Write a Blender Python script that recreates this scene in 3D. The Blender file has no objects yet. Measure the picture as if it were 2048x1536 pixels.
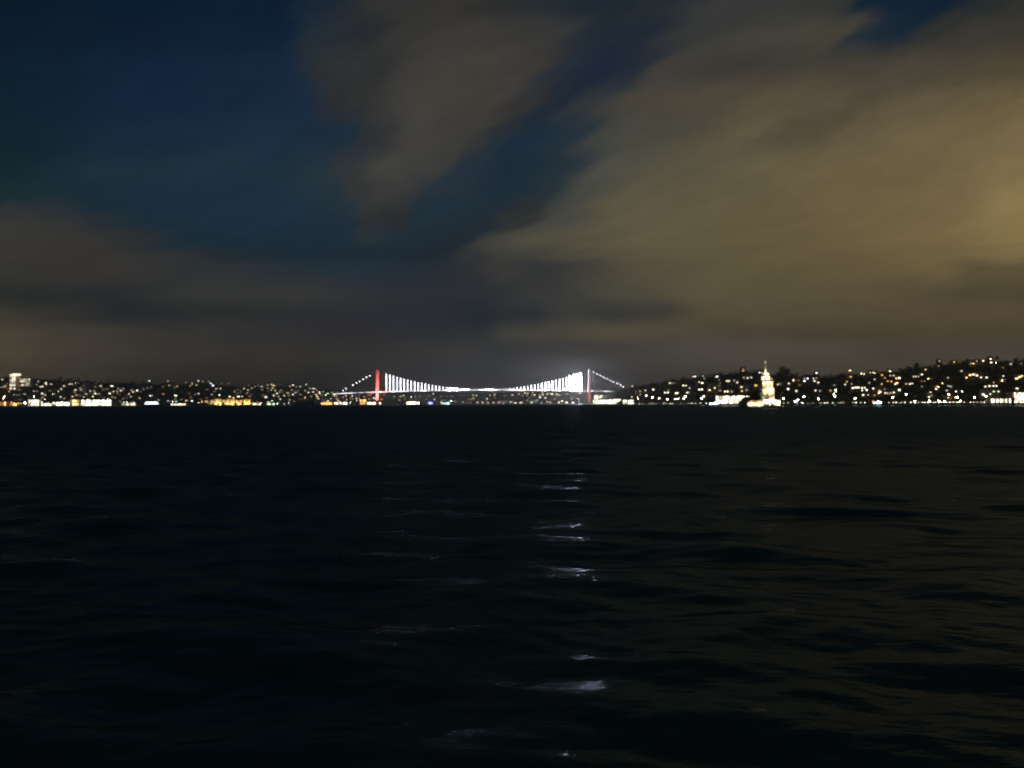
import bpy, bmesh, math, random
import numpy as np
from mathutils import Matrix, Vector, Euler

random.seed(11)
rng = np.random.default_rng(5)
SC = bpy.context.scene
COL = SC.collection

# ------------------------------------------------------------------ camera
F = 1577.0                      # focal length in photo pixels (2048 wide)
CAM_Z = 3.2
HAZE = 1.0e-4
cam_data = bpy.data.cameras.new('camera')
cam_data.sensor_width = 36.0
cam_data.lens = 36.0 * F / 2048.0
cam_data.clip_start = 0.1
cam_data.clip_end = 60000
cam = bpy.data.objects.new('camera', cam_data)
COL.objects.link(cam)
PITCH, ROLL = math.atan(39.7 / F), -math.atan(7.5 / 2048)
CAM_M = Matrix.Translation((0, 0, CAM_Z)) @ Matrix.Rotation(math.pi / 2 + PITCH, 4, 'X') @ Matrix.Rotation(ROLL, 4, 'Z')
cam.matrix_world = CAM_M
SC.camera = cam
R3 = CAM_M.to_3x3()

# ------------------------------------------------------------------ exposure, sampling
SC.view_settings.view_transform = 'Standard'
SC.view_settings.look = 'None'
SC.view_settings.exposure = 0.0
SC.view_settings.gamma = 1.0
SC.view_settings.use_curve_mapping = False
SC.render.engine = 'CYCLES'
SC.cycles.use_adaptive_sampling = False
SC.cycles.max_bounces = 3
SC.cycles.glossy_bounces = 1
SC.cycles.diffuse_bounces = 1
SC.cycles.volume_bounces = 0
SC.cycles.sample_clamp_direct = 0
SC.cycles.sample_clamp_indirect = 3
SC.cycles.use_denoising = True
SC.cycles.denoiser = 'OPENIMAGEDENOISE'
SC.cycles.pixel_filter_type = 'BLACKMAN_HARRIS'
SC.cycles.filter_width = 2.2


def s2l(c):
    return tuple(((v / 255) / 12.92 if v / 255 <= .04045 else ((v / 255 + .055) / 1.055) ** 2.4) for v in c)


# ------------------------------------------------------------------ node helpers
class NT:
    def __init__(s, tree):
        s.t = tree

    def n(s, typ, **kw):
        nd = s.t.nodes.new(typ)
        for k, v in kw.items():
            setattr(nd, k, v)
        return nd

    def put(s, sock, v):
        if isinstance(v, bpy.types.NodeSocket):
            s.t.links.new(v, sock)
        elif v is not None:
            sock.default_value = v

    def m(s, op, a, b=None, c=None, clamp=False):
        nd = s.n('ShaderNodeMath', operation=op)
        nd.use_clamp = clamp
        s.put(nd.inputs[0], a)
        if b is not None:
            s.put(nd.inputs[1], b)
        if c is not None:
            s.put(nd.inputs[2], c)
        return nd.outputs[0]

    def mix(s, f, a, b, blend='MIX'):
        nd = s.n('ShaderNodeMix', data_type='RGBA', blend_type=blend)
        s.put(nd.inputs[0], f)
        s.put(nd.inputs[6], a)
        s.put(nd.inputs[7], b)
        return nd.outputs[2]

    def smooth(s, v, a, b):
        nd = s.n('ShaderNodeMapRange', interpolation_type='SMOOTHSTEP')
        s.put(nd.inputs[0], v)
        nd.inputs[1].default_value = a
        nd.inputs[2].default_value = b
        return nd.outputs[0]

    def noise(s, vec, scale, detail=4, rough=.55, dist=0.0):
        nd = s.n('ShaderNodeTexNoise')
        if vec is not None:
            s.put(nd.inputs['Vector'], vec)
        nd.inputs['Scale'].default_value = scale
        nd.inputs['Detail'].default_value = detail
        nd.inputs['Roughness'].default_value = rough
        nd.inputs['Distortion'].default_value = dist
        return nd


# ------------------------------------------------------------------ world: night sky, clouds lit by the city
# rows of sky colour (height above the horizon given in photo pixels), each a list of (azimuth in photo pixels, sRGB)
SKY = [
 (-160, [(0,(5,26,43)),(600,(6,28,50)),(800,(40,46,50)),(1000,(30,40,48)),(1300,(30,40,46)),(1600,(30,42,50)),(1800,(8,30,50)),(2048,(40,44,44))]),
 (0, [(0,(5,28,45)),(300,(3,30,55)),(560,(6,32,58)),(650,(25,42,58)),(760,(60,62,60)),(900,(66,63,58)),(1020,(52,56,56)),(1080,(38,48,54)),(1180,(28,42,54)),(1330,(38,47,54)),(1450,(58,60,58)),(1560,(58,60,58)),(1690,(55,58,55)),(1740,(10,38,60)),(1900,(8,34,55)),(1990,(40,48,50)),(2048,(55,55,48))]),
 (60, [(0,(5,30,50)),(560,(8,35,60)),(640,(35,48,58)),(740,(45,52,60)),(800,(66,65,60)),(950,(80,74,64)),(1040,(70,68,62)),(1110,(55,58,58)),(1180,(32,46,58)),(1290,(30,44,58)),(1380,(58,60,60)),(1550,(72,69,60)),(1690,(75,70,58)),(1740,(25,45,60)),(1800,(16,40,58)),(1870,(50,54,52)),(1960,(64,60,52)),(2048,(60,58,48))]),
 (130, [(0,(8,34,52)),(300,(10,38,65)),(560,(18,42,66)),(650,(55,60,62)),(760,(58,60,62)),(850,(80,76,66)),(980,(85,77,65)),(1060,(76,70,64)),(1130,(38,48,60)),(1200,(26,40,62)),(1280,(34,46,60)),(1340,(68,66,60)),(1500,(66,62,56)),(1600,(70,66,56)),(1700,(76,70,58)),(1850,(80,72,58)),(2048,(85,76,54))]),
 (200, [(0,(8,36,52)),(300,(14,40,68)),(600,(20,44,68)),(680,(50,57,62)),(740,(60,62,62)),(860,(88,82,70)),(990,(84,76,64)),(1050,(60,60,60)),(1110,(28,44,60)),(1180,(52,58,62)),(1280,(80,74,62)),(1450,(84,76,60)),(1560,(95,85,62)),(1680,(95,84,62)),(1720,(88,78,60)),(1850,(106,92,62)),(2048,(118,102,64))]),
 (270, [(0,(10,40,52)),(300,(18,46,68)),(560,(22,48,70)),(700,(26,48,68)),(755,(55,62,66)),(830,(84,80,70)),(920,(76,74,68)),(990,(40,52,62)),(1060,(22,46,66)),(1150,(36,54,66)),(1230,(76,76,66)),(1350,(80,76,64)),(1500,(106,95,66)),(1560,(90,80,60)),(1640,(92,82,60)),(1720,(112,98,66)),(1900,(120,104,66)),(2048,(130,112,68))]),
 (340, [(0,(16,44,54)),(300,(26,52,68)),(560,(26,52,68)),(640,(34,56,68)),(690,(60,66,68)),(760,(82,80,72)),(860,(76,76,70)),(920,(36,52,66)),(1040,(22,46,64)),(1130,(36,54,64)),(1210,(84,84,72)),(1350,(96,90,68)),(1540,(110,98,66)),(1650,(116,102,66)),(1800,(118,102,64)),(1950,(125,108,66)),(2048,(140,120,70))]),
 (380, [(0,(26,48,54)),(150,(22,48,60)),(300,(24,50,69)),(560,(25,52,71)),(660,(34,54,67)),(715,(64,68,68)),(790,(74,75,70)),(870,(40,54,66)),(1020,(24,47,63)),(1100,(40,56,63)),(1165,(76,79,70)),(1300,(98,92,68)),(1500,(109,97,65)),(1720,(118,102,64)),(1930,(126,108,65)),(2048,(146,125,72))]),
 (410, [(0,(52,56,56)),(90,(44,54,58)),(200,(24,48,62)),(350,(22,50,70)),(560,(24,52,72)),(680,(34,54,66)),(740,(66,70,68)),(800,(62,66,66)),(850,(30,52,66)),(1000,(28,48,62)),(1060,(48,60,62)),(1120,(72,76,68)),(1250,(100,94,68)),(1450,(108,96,64)),(1700,(118,102,64)),(1900,(126,108,64)),(2048,(150,128,74))]),
 (445, [(0,(60,60,55)),(130,(56,57,55)),(220,(38,51,58)),(300,(24,49,64)),(500,(23,50,69)),(690,(28,50,66)),(745,(54,62,64)),(800,(44,56,63)),(850,(28,50,64)),(960,(30,46,58)),(1030,(58,64,62)),(1110,(80,80,67)),(1280,(103,95,67)),(1500,(109,96,62)),(1880,(126,107,63)),(2048,(150,128,72))]),
 (480, [(0,(62,60,54)),(150,(60,58,54)),(280,(46,52,54)),(380,(24,48,62)),(500,(22,48,66)),(680,(24,48,66)),(740,(40,54,60)),(800,(28,48,62)),(920,(30,44,56)),(980,(68,68,62)),(1100,(88,84,66)),(1300,(106,96,66)),(1600,(110,96,60)),(1850,(125,106,62)),(2048,(148,126,70))]),
 (512, [(0,(61,58,52)),(200,(60,57,53)),(340,(50,53,54)),(450,(32,47,57)),(600,(24,46,61)),(760,(28,46,60)),(880,(29,43,55)),(960,(52,56,58)),(1040,(70,70,62)),(1200,(90,84,64)),(1400,(107,95,62)),(1700,(112,97,60)),(1880,(124,106,62)),(2048,(134,114,66))]),
 (540, [(0,(58,57,50)),(200,(58,55,52)),(400,(44,48,50)),(560,(34,46,54)),(700,(28,46,58)),(820,(30,42,54)),(930,(44,50,56)),(1000,(62,60,58)),(1080,(54,56,58)),(1170,(70,68,60)),(1300,(96,86,62)),(1500,(104,92,58)),(1750,(110,95,58)),(1870,(116,100,60)),(1960,(98,86,54)),(2048,(104,90,56))]),
 (590, [(0,(46,50,46)),(200,(42,46,48)),(400,(50,52,50)),(600,(50,51,50)),(800,(42,45,50)),(950,(44,48,54)),(1100,(58,60,58)),(1250,(84,80,62)),(1450,(100,90,60)),(1700,(100,87,56)),(1900,(92,80,54)),(2048,(90,78,52))]),
 (630, [(0,(72,66,52)),(100,(58,56,50)),(250,(40,44,48)),(450,(46,48,48)),(650,(42,43,48)),(850,(38,41,50)),(960,(34,42,52)),(1060,(44,50,54)),(1130,(62,62,58)),(1220,(58,58,56)),(1330,(66,64,54)),(1420,(92,82,58)),(1650,(96,84,56)),(1850,(94,80,52)),(2048,(96,82,54))]),
 (665, [(0,(84,76,58)),(150,(72,67,56)),(350,(60,58,54)),(500,(48,48,48)),(700,(42,42,46)),(850,(40,42,48)),(960,(46,50,56)),(1060,(72,70,60)),(1200,(88,80,60)),(1350,(90,82,58)),(1500,(82,74,54)),(1700,(78,70,50)),(1850,(88,76,50)),(2048,(86,74,50))]),
 (700, [(0,(88,80,60)),(150,(76,68,56)),(350,(64,58,52)),(500,(60,56,50)),(700,(54,53,50)),(900,(56,56,54)),(1000,(52,54,56)),(1100,(62,60,60)),(1200,(66,62,56)),(1400,(66,60,52)),(1600,(68,63,52)),(1800,(64,57,48)),(2048,(66,60,48))]),
 (760, [(0,(84,74,54)),(150,(70,62,50)),(400,(54,50,44)),(700,(46,44,43)),(900,(42,44,50)),(1100,(54,55,60)),(1250,(54,50,46)),(1500,(62,56,46)),(2048,(70,64,48))]),
]


def tune(x, y, c):
    k = .955
    if 300 < x < 900 and 530 < y < 680:
        k = 1.06
    if 640 <= x <= 1070 and y < 450 and min(c) > 40:
        k = .84
    if x < 500 and y > 610:
        k = .96
    if y >= 690 and x > 1300:
        k = 1.2
    r, g, b = s2l(c)
    k = k ** 2.2
    m = (r + g + b) / 3
    sat = .84 if x < 1200 else .82
    if 640 <= x <= 1150 and y < 450 and min(c) > 40:
        sat = .5
    return tuple((m + (v - m) * sat) * k for v in (r, g, b))


world = bpy.data.worlds.new('World')
SC.world = world
world.use_nodes = True
wt = world.node_tree
wt.nodes.clear()
W = NT(wt)
geo = W.n('ShaderNodeTexCoord').outputs['Generated']
sep = W.n('ShaderNodeSeparateXYZ')
W.put(sep.inputs[0], geo)
dx, dy, dz = sep.outputs
den = W.m('MAXIMUM', dy, 0.3)
u = W.m('DIVIDE', dx, den)
w = W.m('DIVIDE', dz, den)
px = W.m('MULTIPLY_ADD', u, F, 1024.0)
py = W.m('MULTIPLY_ADD', w, -F, 808.0)
# gentle warp so that cloud edges are ragged
comb = W.n('ShaderNodeCombineXYZ')
lowk = W.smooth(py, 420.0, 620.0)
# across / along the streaks; the low cloud lies in flat bands
W.put(comb.inputs[0], W.m('MULTIPLY_ADD', w, W.m('MULTIPLY_ADD', lowk, 1.3, -1.3), u))
W.put(comb.inputs[1], W.m('MULTIPLY_ADD', w, W.m('MULTIPLY_ADD', lowk, 2.0, 1.35), W.m('MULTIPLY', u, .12)))
wv = comb.outputs[0]
n1 = W.noise(wv, 6.5, 8, .7)
sepn = W.n('ShaderNodeSeparateColor')
W.put(sepn.inputs[0], n1.outputs['Color'])
wx = W.m('MULTIPLY', W.m('SUBTRACT', sepn.outputs[0], 0.5), 150.0)
amp = W.smooth(py, 800.0, 500.0)
wy = W.m('MULTIPLY', W.m('SUBTRACT', sepn.outputs[1], 0.5), W.m('MULTIPLY_ADD', amp, 55.0, 25.0))
pxw = W.m('ADD', px, wx)
pyw = W.m('ADD', py, wy)
P0, P1 = -500.0, 3300.0


def shear(x, y):      # the upper clouds run in slanting streaks
    k = min(max((x - 500.0) / 500.0, 0), 1)
    return x + 1.3 * min(max(y, -160), 520) * k


kx = W.m('DIVIDE', W.m('SUBTRACT', pxw, 500.0), 500.0, clamp=True)
ky = W.m('MINIMUM', W.m('MAXIMUM', pyw, -160.0), 520.0)
pxs = W.m('ADD', pxw, W.m('MULTIPLY', W.m('MULTIPLY', kx, ky), 1.3))
rp = W.m('DIVIDE', W.m('SUBTRACT', pxs, P0), P1 - P0, clamp=True)
col = None
prev = None
for (yy, stops) in SKY:
    rnode = W.n('ShaderNodeValToRGB')
    cr = rnode.color_ramp
    cr.interpolation = 'EASE'
    els = cr.elements
    while len(els) > 1:
        els.remove(els[-1])
    for i, (sx, c) in enumerate(stops):
        pos = (shear(sx, yy) - P0) / (P1 - P0)
        e = els[0] if i == 0 else els.new(pos)
        e.position = pos
        e.color = tune(sx, yy, c) + (1,)
    W.put(rnode.inputs[0], rp)
    if col is None:
        col = rnode.outputs[0]
    else:
        col = W.mix(W.smooth(pyw, prev, yy), col, rnode.outputs[0])
    prev = yy
n2 = W.noise(wv, 11.0, 11, .72, .15)
mod = W.m('MULTIPLY_ADD', W.m('SUBTRACT', n2.outputs['Fac'], 0.5), 0.6, 1.0)
vm = W.n('ShaderNodeVectorMath', operation='SCALE')
W.put(vm.inputs[0], col); W.put(vm.inputs[3], mod)
# after-dusk clear-sky light behind the clouds
nish = W.n('ShaderNodeTexSky')
nish.sky_type = 'NISHITA'
nish.sun_disc = False
nish.sun_elevation = math.radians(-6.0)
nish.sun_rotation = math.radians(250)
bg1 = W.n('ShaderNodeBackground'); W.put(bg1.inputs[0], vm.outputs[0]); bg1.inputs[1].default_value = 0.97
bg2 = W.n('ShaderNodeBackground'); W.put(bg2.inputs[0], nish.outputs[0]); bg2.inputs[1].default_value = 0.05
addn = W.n('ShaderNodeAddShader')
wt.links.new(bg1.outputs[0], addn.inputs[0]); wt.links.new(bg2.outputs[0], addn.inputs[1])
wout = W.n('ShaderNodeOutputWorld')
wt.links.new(addn.outputs[0], wout.inputs[0])


# ------------------------------------------------------------------ projection helpers (photo pixel -> true place)
def ray(px, py):
    d = R3 @ Vector(((px - 1024) / F, (768 - py) / F, -1))
    return d.x / d.y, d.z / d.y


def horizon(px):
    return 811.5 - 7.5 * px / 2048


def at(px, py, Y):
    u, w = ray(px, py)
    return Vector((u * Y, Y, CAM_Z + w * Y))


def lerp(tab, x):
    return float(np.interp(x, [a for a, _ in tab], [b for _, b in tab]))


# ------------------------------------------------------------------ object helpers
MESH = {}


def mesh(name, verts, faces, smooth=False):
    me = bpy.data.meshes.new(name)
    me.from_pydata([tuple(v) for v in verts], [], faces)
    me.validate()
    if smooth:
        me.shade_smooth()
    me.update()
    return me


def boxdata(x0, x1, y0, y1, z0, z1):
    v = [(x0, y0, z0), (x1, y0, z0), (x1, y1, z0), (x0, y1, z0), (x0, y0, z1), (x1, y0, z1), (x1, y1, z1), (x0, y1, z1)]
    f = [(0, 3, 2, 1), (4, 5, 6, 7), (0, 1, 5, 4), (1, 2, 6, 5), (2, 3, 7, 6), (3, 0, 4, 7)]
    return v, f


class MB:
    def __init__(s):
        s.v, s.f = [], []

    def add(s, v, f):
        o = len(s.v)
        s.v += [tuple(a) for a in v]
        s.f += [tuple(i + o for i in q) for q in f]
        return s

    def box(s, x0, x1, y0, y1, z0, z1):
        return s.add(*boxdata(x0, x1, y0, y1, z0, z1))

    def rings(s, rings, cap=True):
        n = len(rings[0])
        v = [p for r in rings for p in r]
        f = []
        for i in range(len(rings) - 1):
            for k in range(n):
                a, b = i * n + k, i * n + (k + 1) % n
                f.append((a, b, b + n, a + n))
        if cap:
            f.append(tuple(range(n))[::-1])
            f.append(tuple((len(rings) - 1) * n + k for k in range(n)))
        return s.add(v, f)

    def lathe(s, prof, n=10, cx=0, cy=0, rot=0.0):
        return s.rings([[(cx + r * math.cos(rot + 2 * math.pi * k / n), cy + r * math.sin(rot + 2 * math.pi * k / n), z) for k in range(n)] for r, z in prof])

    def tube(s, p, q, r0, r1=None, n=6):
        p, q = Vector(p), Vector(q)
        r1 = r0 if r1 is None else r1
        d = (q - p).normalized()
        a = d.cross(Vector((0, 1, 0) if abs(d.y) < .9 else (1, 0, 0))).normalized()
        b = d.cross(a)
        return s.rings([[p + (a * math.cos(t) + b * math.sin(t)) * r0 for t in [2 * math.pi * k / n for k in range(n)]],
                        [q + (a * math.cos(t) + b * math.sin(t)) * r1 for t in [2 * math.pi * k / n for k in range(n)]]])

    def build(s, name, mat, parent=None, smooth=False, loc=None):
        return obj(name, mesh(name, s.v, s.f, smooth), mat, parent, loc)


def obj(name, me, mat, parent=None, loc=None, scale=None):
    o = bpy.data.objects.new(name, me)
    COL.objects.link(o)
    if mat is not None:
        if len(me.materials) == 0:
            me.materials.append(None)
        o.material_slots[0].link = 'OBJECT'
        o.material_slots[0].material = mat
    if parent is not None:
        o.parent = parent
    if loc is not None:
        o.location = loc
    if scale is not None:
        o.scale = scale
    return o


def thing(name, label, cat, loc=(0, 0, 0), rz=0.0, group=None):
    o = bpy.data.objects.new(name, None)
    o.empty_display_size = 1
    COL.objects.link(o)
    o.location = loc
    o.rotation_euler = (0, 0, rz)
    o['label'] = label
    o['category'] = cat
    if group:
        o['group'] = group
    return o


def structure(o, kind='structure'):
    o['kind'] = kind
    return o


NUM = ['no', 'one', 'two', 'three', 'four', 'five', 'six', 'seven', 'eight', 'nine', 'ten', 'eleven', 'twelve']


def num(n):
    return NUM[n] if n < 13 else str(n)


def ordn(n):
    words = ['first', 'second', 'third', 'fourth', 'fifth', 'sixth', 'seventh', 'eighth', 'ninth', 'tenth', 'eleventh', 'twelfth']
    if n <= 12:
        return words[n - 1]
    suf = 'th' if 10 <= n % 100 <= 20 else {1: 'st', 2: 'nd', 3: 'rd'}.get(n % 10, 'th')
    return f'{n}{suf}'


# ------------------------------------------------------------------ materials
MATS = {}


def mat(name, color, rough=.8, var=.25, scale=.6, metallic=0.0, bump=0.0):
    if name in MATS:
        return MATS[name]
    m = bpy.data.materials.new(name)
    m.use_nodes = True
    t = NT(m.node_tree)
    p = m.node_tree.nodes['Principled BSDF']
    tc = t.n('ShaderNodeTexCoord')
    nz = t.noise(tc.outputs['Object'], scale, 5, .6)
    c0 = tuple(max(0, v * (1 - var)) for v in color) + (1,)
    c1 = tuple(min(1, v * (1 + var)) for v in color) + (1,)
    t.put(p.inputs['Base Color'], t.mix(nz.outputs['Fac'], c0, c1))
    p.inputs['Roughness'].default_value = rough
    p.inputs['Metallic'].default_value = metallic
    if bump:
        b = t.n('ShaderNodeBump')
        b.inputs['Strength'].default_value = bump
        t.put(b.inputs['Height'], nz.outputs['Fac'])
        t.put(p.inputs['Normal'], b.outputs[0])
    MATS[name] = m
    return m


TINT = {'w': (1, .84, .58), 'y': (1, .72, .32), 'o': (1, .47, .13), 'c': (.86, .97, 1), 'g': (.72, 1, .62),
        'b': (.32, .28, 1), 'p': (.92, .92, 1.0), 'r': (1, .16, .12), 'm': (1, .9, .66), 't': (.55, 1, .9)}


def glow(tint, L):
    """material of something that gives off light: a lamp, or a lit window"""
    L = round(L, 2)
    key = ('glow', tint, L)
    if key in MATS:
        return MATS[key]
    m = bpy.data.materials.new(f'light_{tint}_{L}')
    m.use_nodes = True
    nt = m.node_tree
    nt.nodes.clear()
    e = nt.nodes.new('ShaderNodeEmission')
    e.inputs[0].default_value = TINT[tint] + (1,)
    e.inputs[1].default_value = L
    o = nt.nodes.new('ShaderNodeOutputMaterial')
    nt.links.new(e.outputs[0], o.inputs[0])
    MATS[key] = m
    return m


M_EARTH = mat('hill_earth', (.075, .08, .042), .95, .4, .05)
M_QUAY = mat('quay_stone', (.28, .26, .22), .9, .25, .4)
M_LEAF = [mat('leaf_a', (.05, .07, .028), .7, .5, .5), mat('leaf_b', (.04, .055, .025), .7, .5, .5), mat('leaf_c', (.06, .07, .03), .7, .5, .5)]
M_BARK = mat('bark', (.07, .05, .035), .9, .3, 2)
M_WALLS = [('cream', mat('wall_cream', (.5, .44, .33), .85, .15, .5)), ('grey', mat('wall_grey', (.33, .32, .3), .85, .15, .5)),
           ('ochre', mat('wall_ochre', (.42, .3, .17), .85, .15, .5)), ('white', mat('wall_white', (.62, .6, .55), .85, .12, .5)),
           ('brick', mat('wall_brick', (.3, .16, .11), .85, .2, .5))]
M_ROOF = mat('roof_tile', (.22, .09, .055), .85, .3, 1.2)
M_SLATE = mat('roof_lead', (.12, .125, .13), .6, .2, 1.0)
M_GLASS = mat('dark_glass', (.02, .022, .025), .12, .2, 1.0)
M_STEEL = mat('painted_steel', (.32, .32, .33), .5, .12, .3)
M_DARK = mat('dark_metal', (.05, .05, .05), .5, .2, 2)
M_WHITE = mat('white_paint', (.7, .69, .66), .5, .08, .5)
M_HULL = mat('dark_hull', (.03, .035, .045), .5, .2, .5)
M_LIME = mat('limestone', (.6, .54, .42), .85, .15, .8, bump=.3)
M_ROCK = mat('rock', (.13, .12, .1), .95, .4, 1.0, bump=.6)


# ------------------------------------------------------------------ water
def build_water():
    comps = []
    r = random.Random(302)
    for i in range(46):
        lam = 0.4 * (4.6 / 0.4) ** (i / 45)
        ang = math.radians(r.gauss(-82, 26))
        amp = 0.0050 * lam ** 0.98 * r.uniform(.6, 1.25)
        amp *= min(1.0, max(.6, lam / 1.8))
        k = 2 * math.pi / lam
        comps.append((lam, k * math.cos(ang), k * math.sin(ang), amp, r.uniform(0, 6.28)))
    apex = 4.0
    Ys = [2.0]
    while Ys[-1] < 500:
        Ys.append((Ys[-1] + apex) * 1.0048 - apex)
    while Ys[-1] < 12000:
        Ys.append(Ys[-1] * 1.12)
    Ys = np.array(Ys)
    us = np.concatenate([np.tan(np.radians(np.linspace(-60, -42, 20)))[:-1], np.linspace(-.9, .9, 520), np.tan(np.radians(np.linspace(42, 60, 20)))[1:]])
    Y, U = np.meshgrid(Ys, us, indexing='ij')
    X = U * (Y + apex)
    dY = np.gradient(Ys)[:, None] * np.ones_like(U)
    Z = np.zeros_like(X)
    for lam, kx, ky, a, ph in comps:
        fade = np.clip((lam / dY - 3.0) / 4.0, 0, 1)
        s = np.sin(kx * X + ky * Y + ph + .35 * np.sin(.13 * X + .21 * Y + ph))
        Z += a * fade * s
    Z -= 0.0
    nr, nc = X.shape
    co = np.stack([X, Y, Z], -1).reshape(-1, 3).astype(np.float32)
    idx = np.arange(nr * nc).reshape(nr, nc)
    quads = np.stack([idx[:-1, :-1], idx[:-1, 1:], idx[1:, 1:], idx[1:, :-1]], -1).reshape(-1, 4)
    me = bpy.data.meshes.new('water')
    me.vertices.add(len(co)); me.vertices.foreach_set('co', co.ravel())
    me.loops.add(quads.size); me.loops.foreach_set('vertex_index', quads.ravel().astype(np.int32))
    me.polygons.add(len(quads)); me.polygons.foreach_set('loop_start', (np.arange(len(quads)) * 4).astype(np.int32))
    me.polygons.foreach_set('loop_total', np.full(len(quads), 4, np.int32))
    me.update(); me.validate(); me.shade_smooth()
    m = bpy.data.materials.new('sea_water')
    m.use_nodes = True
    t = NT(m.node_tree)
    m.node_tree.nodes.remove(m.node_tree.nodes['Principled BSDF'])
    dif = t.n('ShaderNodeBsdfDiffuse')
    dif.inputs[0].default_value = (.042, .1, .078, 1)
    glo = t.n('ShaderNodeBsdfGlossy')
    gp = t.n('ShaderNodeNewGeometry')
    gs = t.n('ShaderNodeSeparateXYZ')
    t.put(gs.inputs[0], gp.outputs['Position'])
    far = t.n('ShaderNodeMapRange')
    t.put(far.inputs[0], gs.outputs[1])
    for k_, v_ in zip((1, 2, 3, 4), (13.0, 80.0, .1, .42)):
        far.inputs[k_].default_value = v_
    # ripples too small to model farther out; calm, sheltered water inshore off the right quay
    calm = t.m('MULTIPLY', t.smooth(gs.outputs[1], 480.0, 620.0), t.smooth(gs.outputs[0], 110.0, 240.0))
    t.put(glo.inputs['Roughness'], t.m('MULTIPLY', far.outputs[0], t.m('MULTIPLY_ADD', calm, -.75, 1.0)))
    fre = t.n('ShaderNodeFresnel')
    fre.inputs[0].default_value = 1.333
    mx = t.n('ShaderNodeMixShader')
    # a choppy sea mirrors far less at grazing angles than flat water would
    t.put(mx.inputs[0], t.m('DIVIDE', t.m('MULTIPLY', fre.outputs[0], .58), t.m('MULTIPLY_ADD', fre.outputs[0], 3.0, 1.0)))
    glo.inputs['Color'].default_value = (.68, .78, 1.0, 1)
    t.put(mx.inputs[1], dif.outputs[0])
    t.put(mx.inputs[2], glo.outputs[0])
    t.put(m.node_tree.nodes['Material Output'].inputs[0], mx.outputs[0])
    tc = t.n('ShaderNodeTexCoord')
    mp = t.n('ShaderNodeMapping')
    mp.inputs['Scale'].default_value = (.55, 1.25, 1)
    mp.inputs['Rotation'].default_value = (0, 0, .15)
    t.put(mp.inputs[0], tc.outputs['Object'])
    nz = t.noise(mp.outputs[0], 2.2, 4, .55)
    b = t.n('ShaderNodeBump')
    t.put(b.inputs['Strength'], t.m('MULTIPLY_ADD', calm, -.19, .22))
    b.inputs['Distance'].default_value = .16
    t.put(b.inputs['Height'], nz.outputs['Fac'])
    for nd in (dif, glo, fre):
        t.put(nd.inputs['Normal'], b.outputs[0])
    o = obj('water', me, m)
    structure(o)


build_water()

# ------------------------------------------------------------------ terrain
class Hill:
    def __init__(s, name, px0, px1, step, shore, back, sky, drop, quay_z=2.0):
        s.shore, s.back, s.sky, s.drop, s.qz = shore, back, sky, drop, quay_z
        s.p0, s.p1 = px0, px1
        cols = np.arange(px0, px1 + 1, step)
        ts = [0, .02, .05, .08] + list(np.linspace(.12, 1, 16)) + [1.15, 1.4, 2.0]
        V, Fc = [], []
        for p in cols:
            for t in ts:
                V.append(s.point(p, t))
        n = len(ts)
        for i in range(len(cols) - 1):
            for j in range(n - 1):
                a = i * n + j
                Fc.append((a, a + n, a + n + 1, a + 1))
        o = obj(name, mesh(name, V, Fc, True), M_EARTH)
        structure(o)
        # stone quay wall along the water
        q = MB()
        for i in range(len(cols) - 1):
            a, b = s.point(cols[i], 0), s.point(cols[i + 1], 0)
            q.add([(a[0], a[1] - .4, -3), (b[0], b[1] - .4, -3), (b[0], b[1] - .4, s.qz + .25), (a[0], a[1] - .4, s.qz + .25),
                   (b[0], b[1] + .8, s.qz + .25), (a[0], a[1] + .8, s.qz + .25), (b[0], b[1] + .8, s.qz - .3), (a[0], a[1] + .8, s.qz - .3)],
                  [(0, 1, 2, 3), (3, 2, 4, 5), (5, 4, 6, 7)])
        structure(q.build(name.replace('hill', 'quay') if 'hill' in name else name + '_quay', M_QUAY))

    def S(s, p): return lerp(s.shore, p)

    def B(s, p): return lerp(s.back, p)

    def prof(s, t):
        if t <= .05:
            return 0.0
        if t <= 1:
            k = (t - .05) / .95
            return k ** 1.05
        return 1 - .55 * (t - 1)

    def zr(s, p):
        Y = s.S(p) + s.B(p)
        u, w = ray(p, lerp(s.sky, p) + lerp(s.drop, p))
        return CAM_Z + w * Y

    def point(s, p, t):
        Y = s.S(p) + t * s.B(p)
        u, _ = ray(p, horizon(p))
        z = s.qz + max(s.zr(p) - s.qz, .5) * s.prof(t)
        if t > .08 and t < 1.2:
            z += .02 * s.B(p) * .2 * math.sin(p * .13 + t * 9) * math.sin(t * 17 + p * .05)
        return (u * Y, Y, z)

    def solve(s, p, y):
        """t where the ground is seen at pixel row y"""
        _, w = ray(p, y)
        lo, hi = .06, 1.0
        for _ in range(24):
            mid = (lo + hi) / 2
            q = s.point(p, mid)
            if (q[2] - CAM_Z) / q[1] < w:
                lo = mid
            else:
                hi = mid
        return lo


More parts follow.
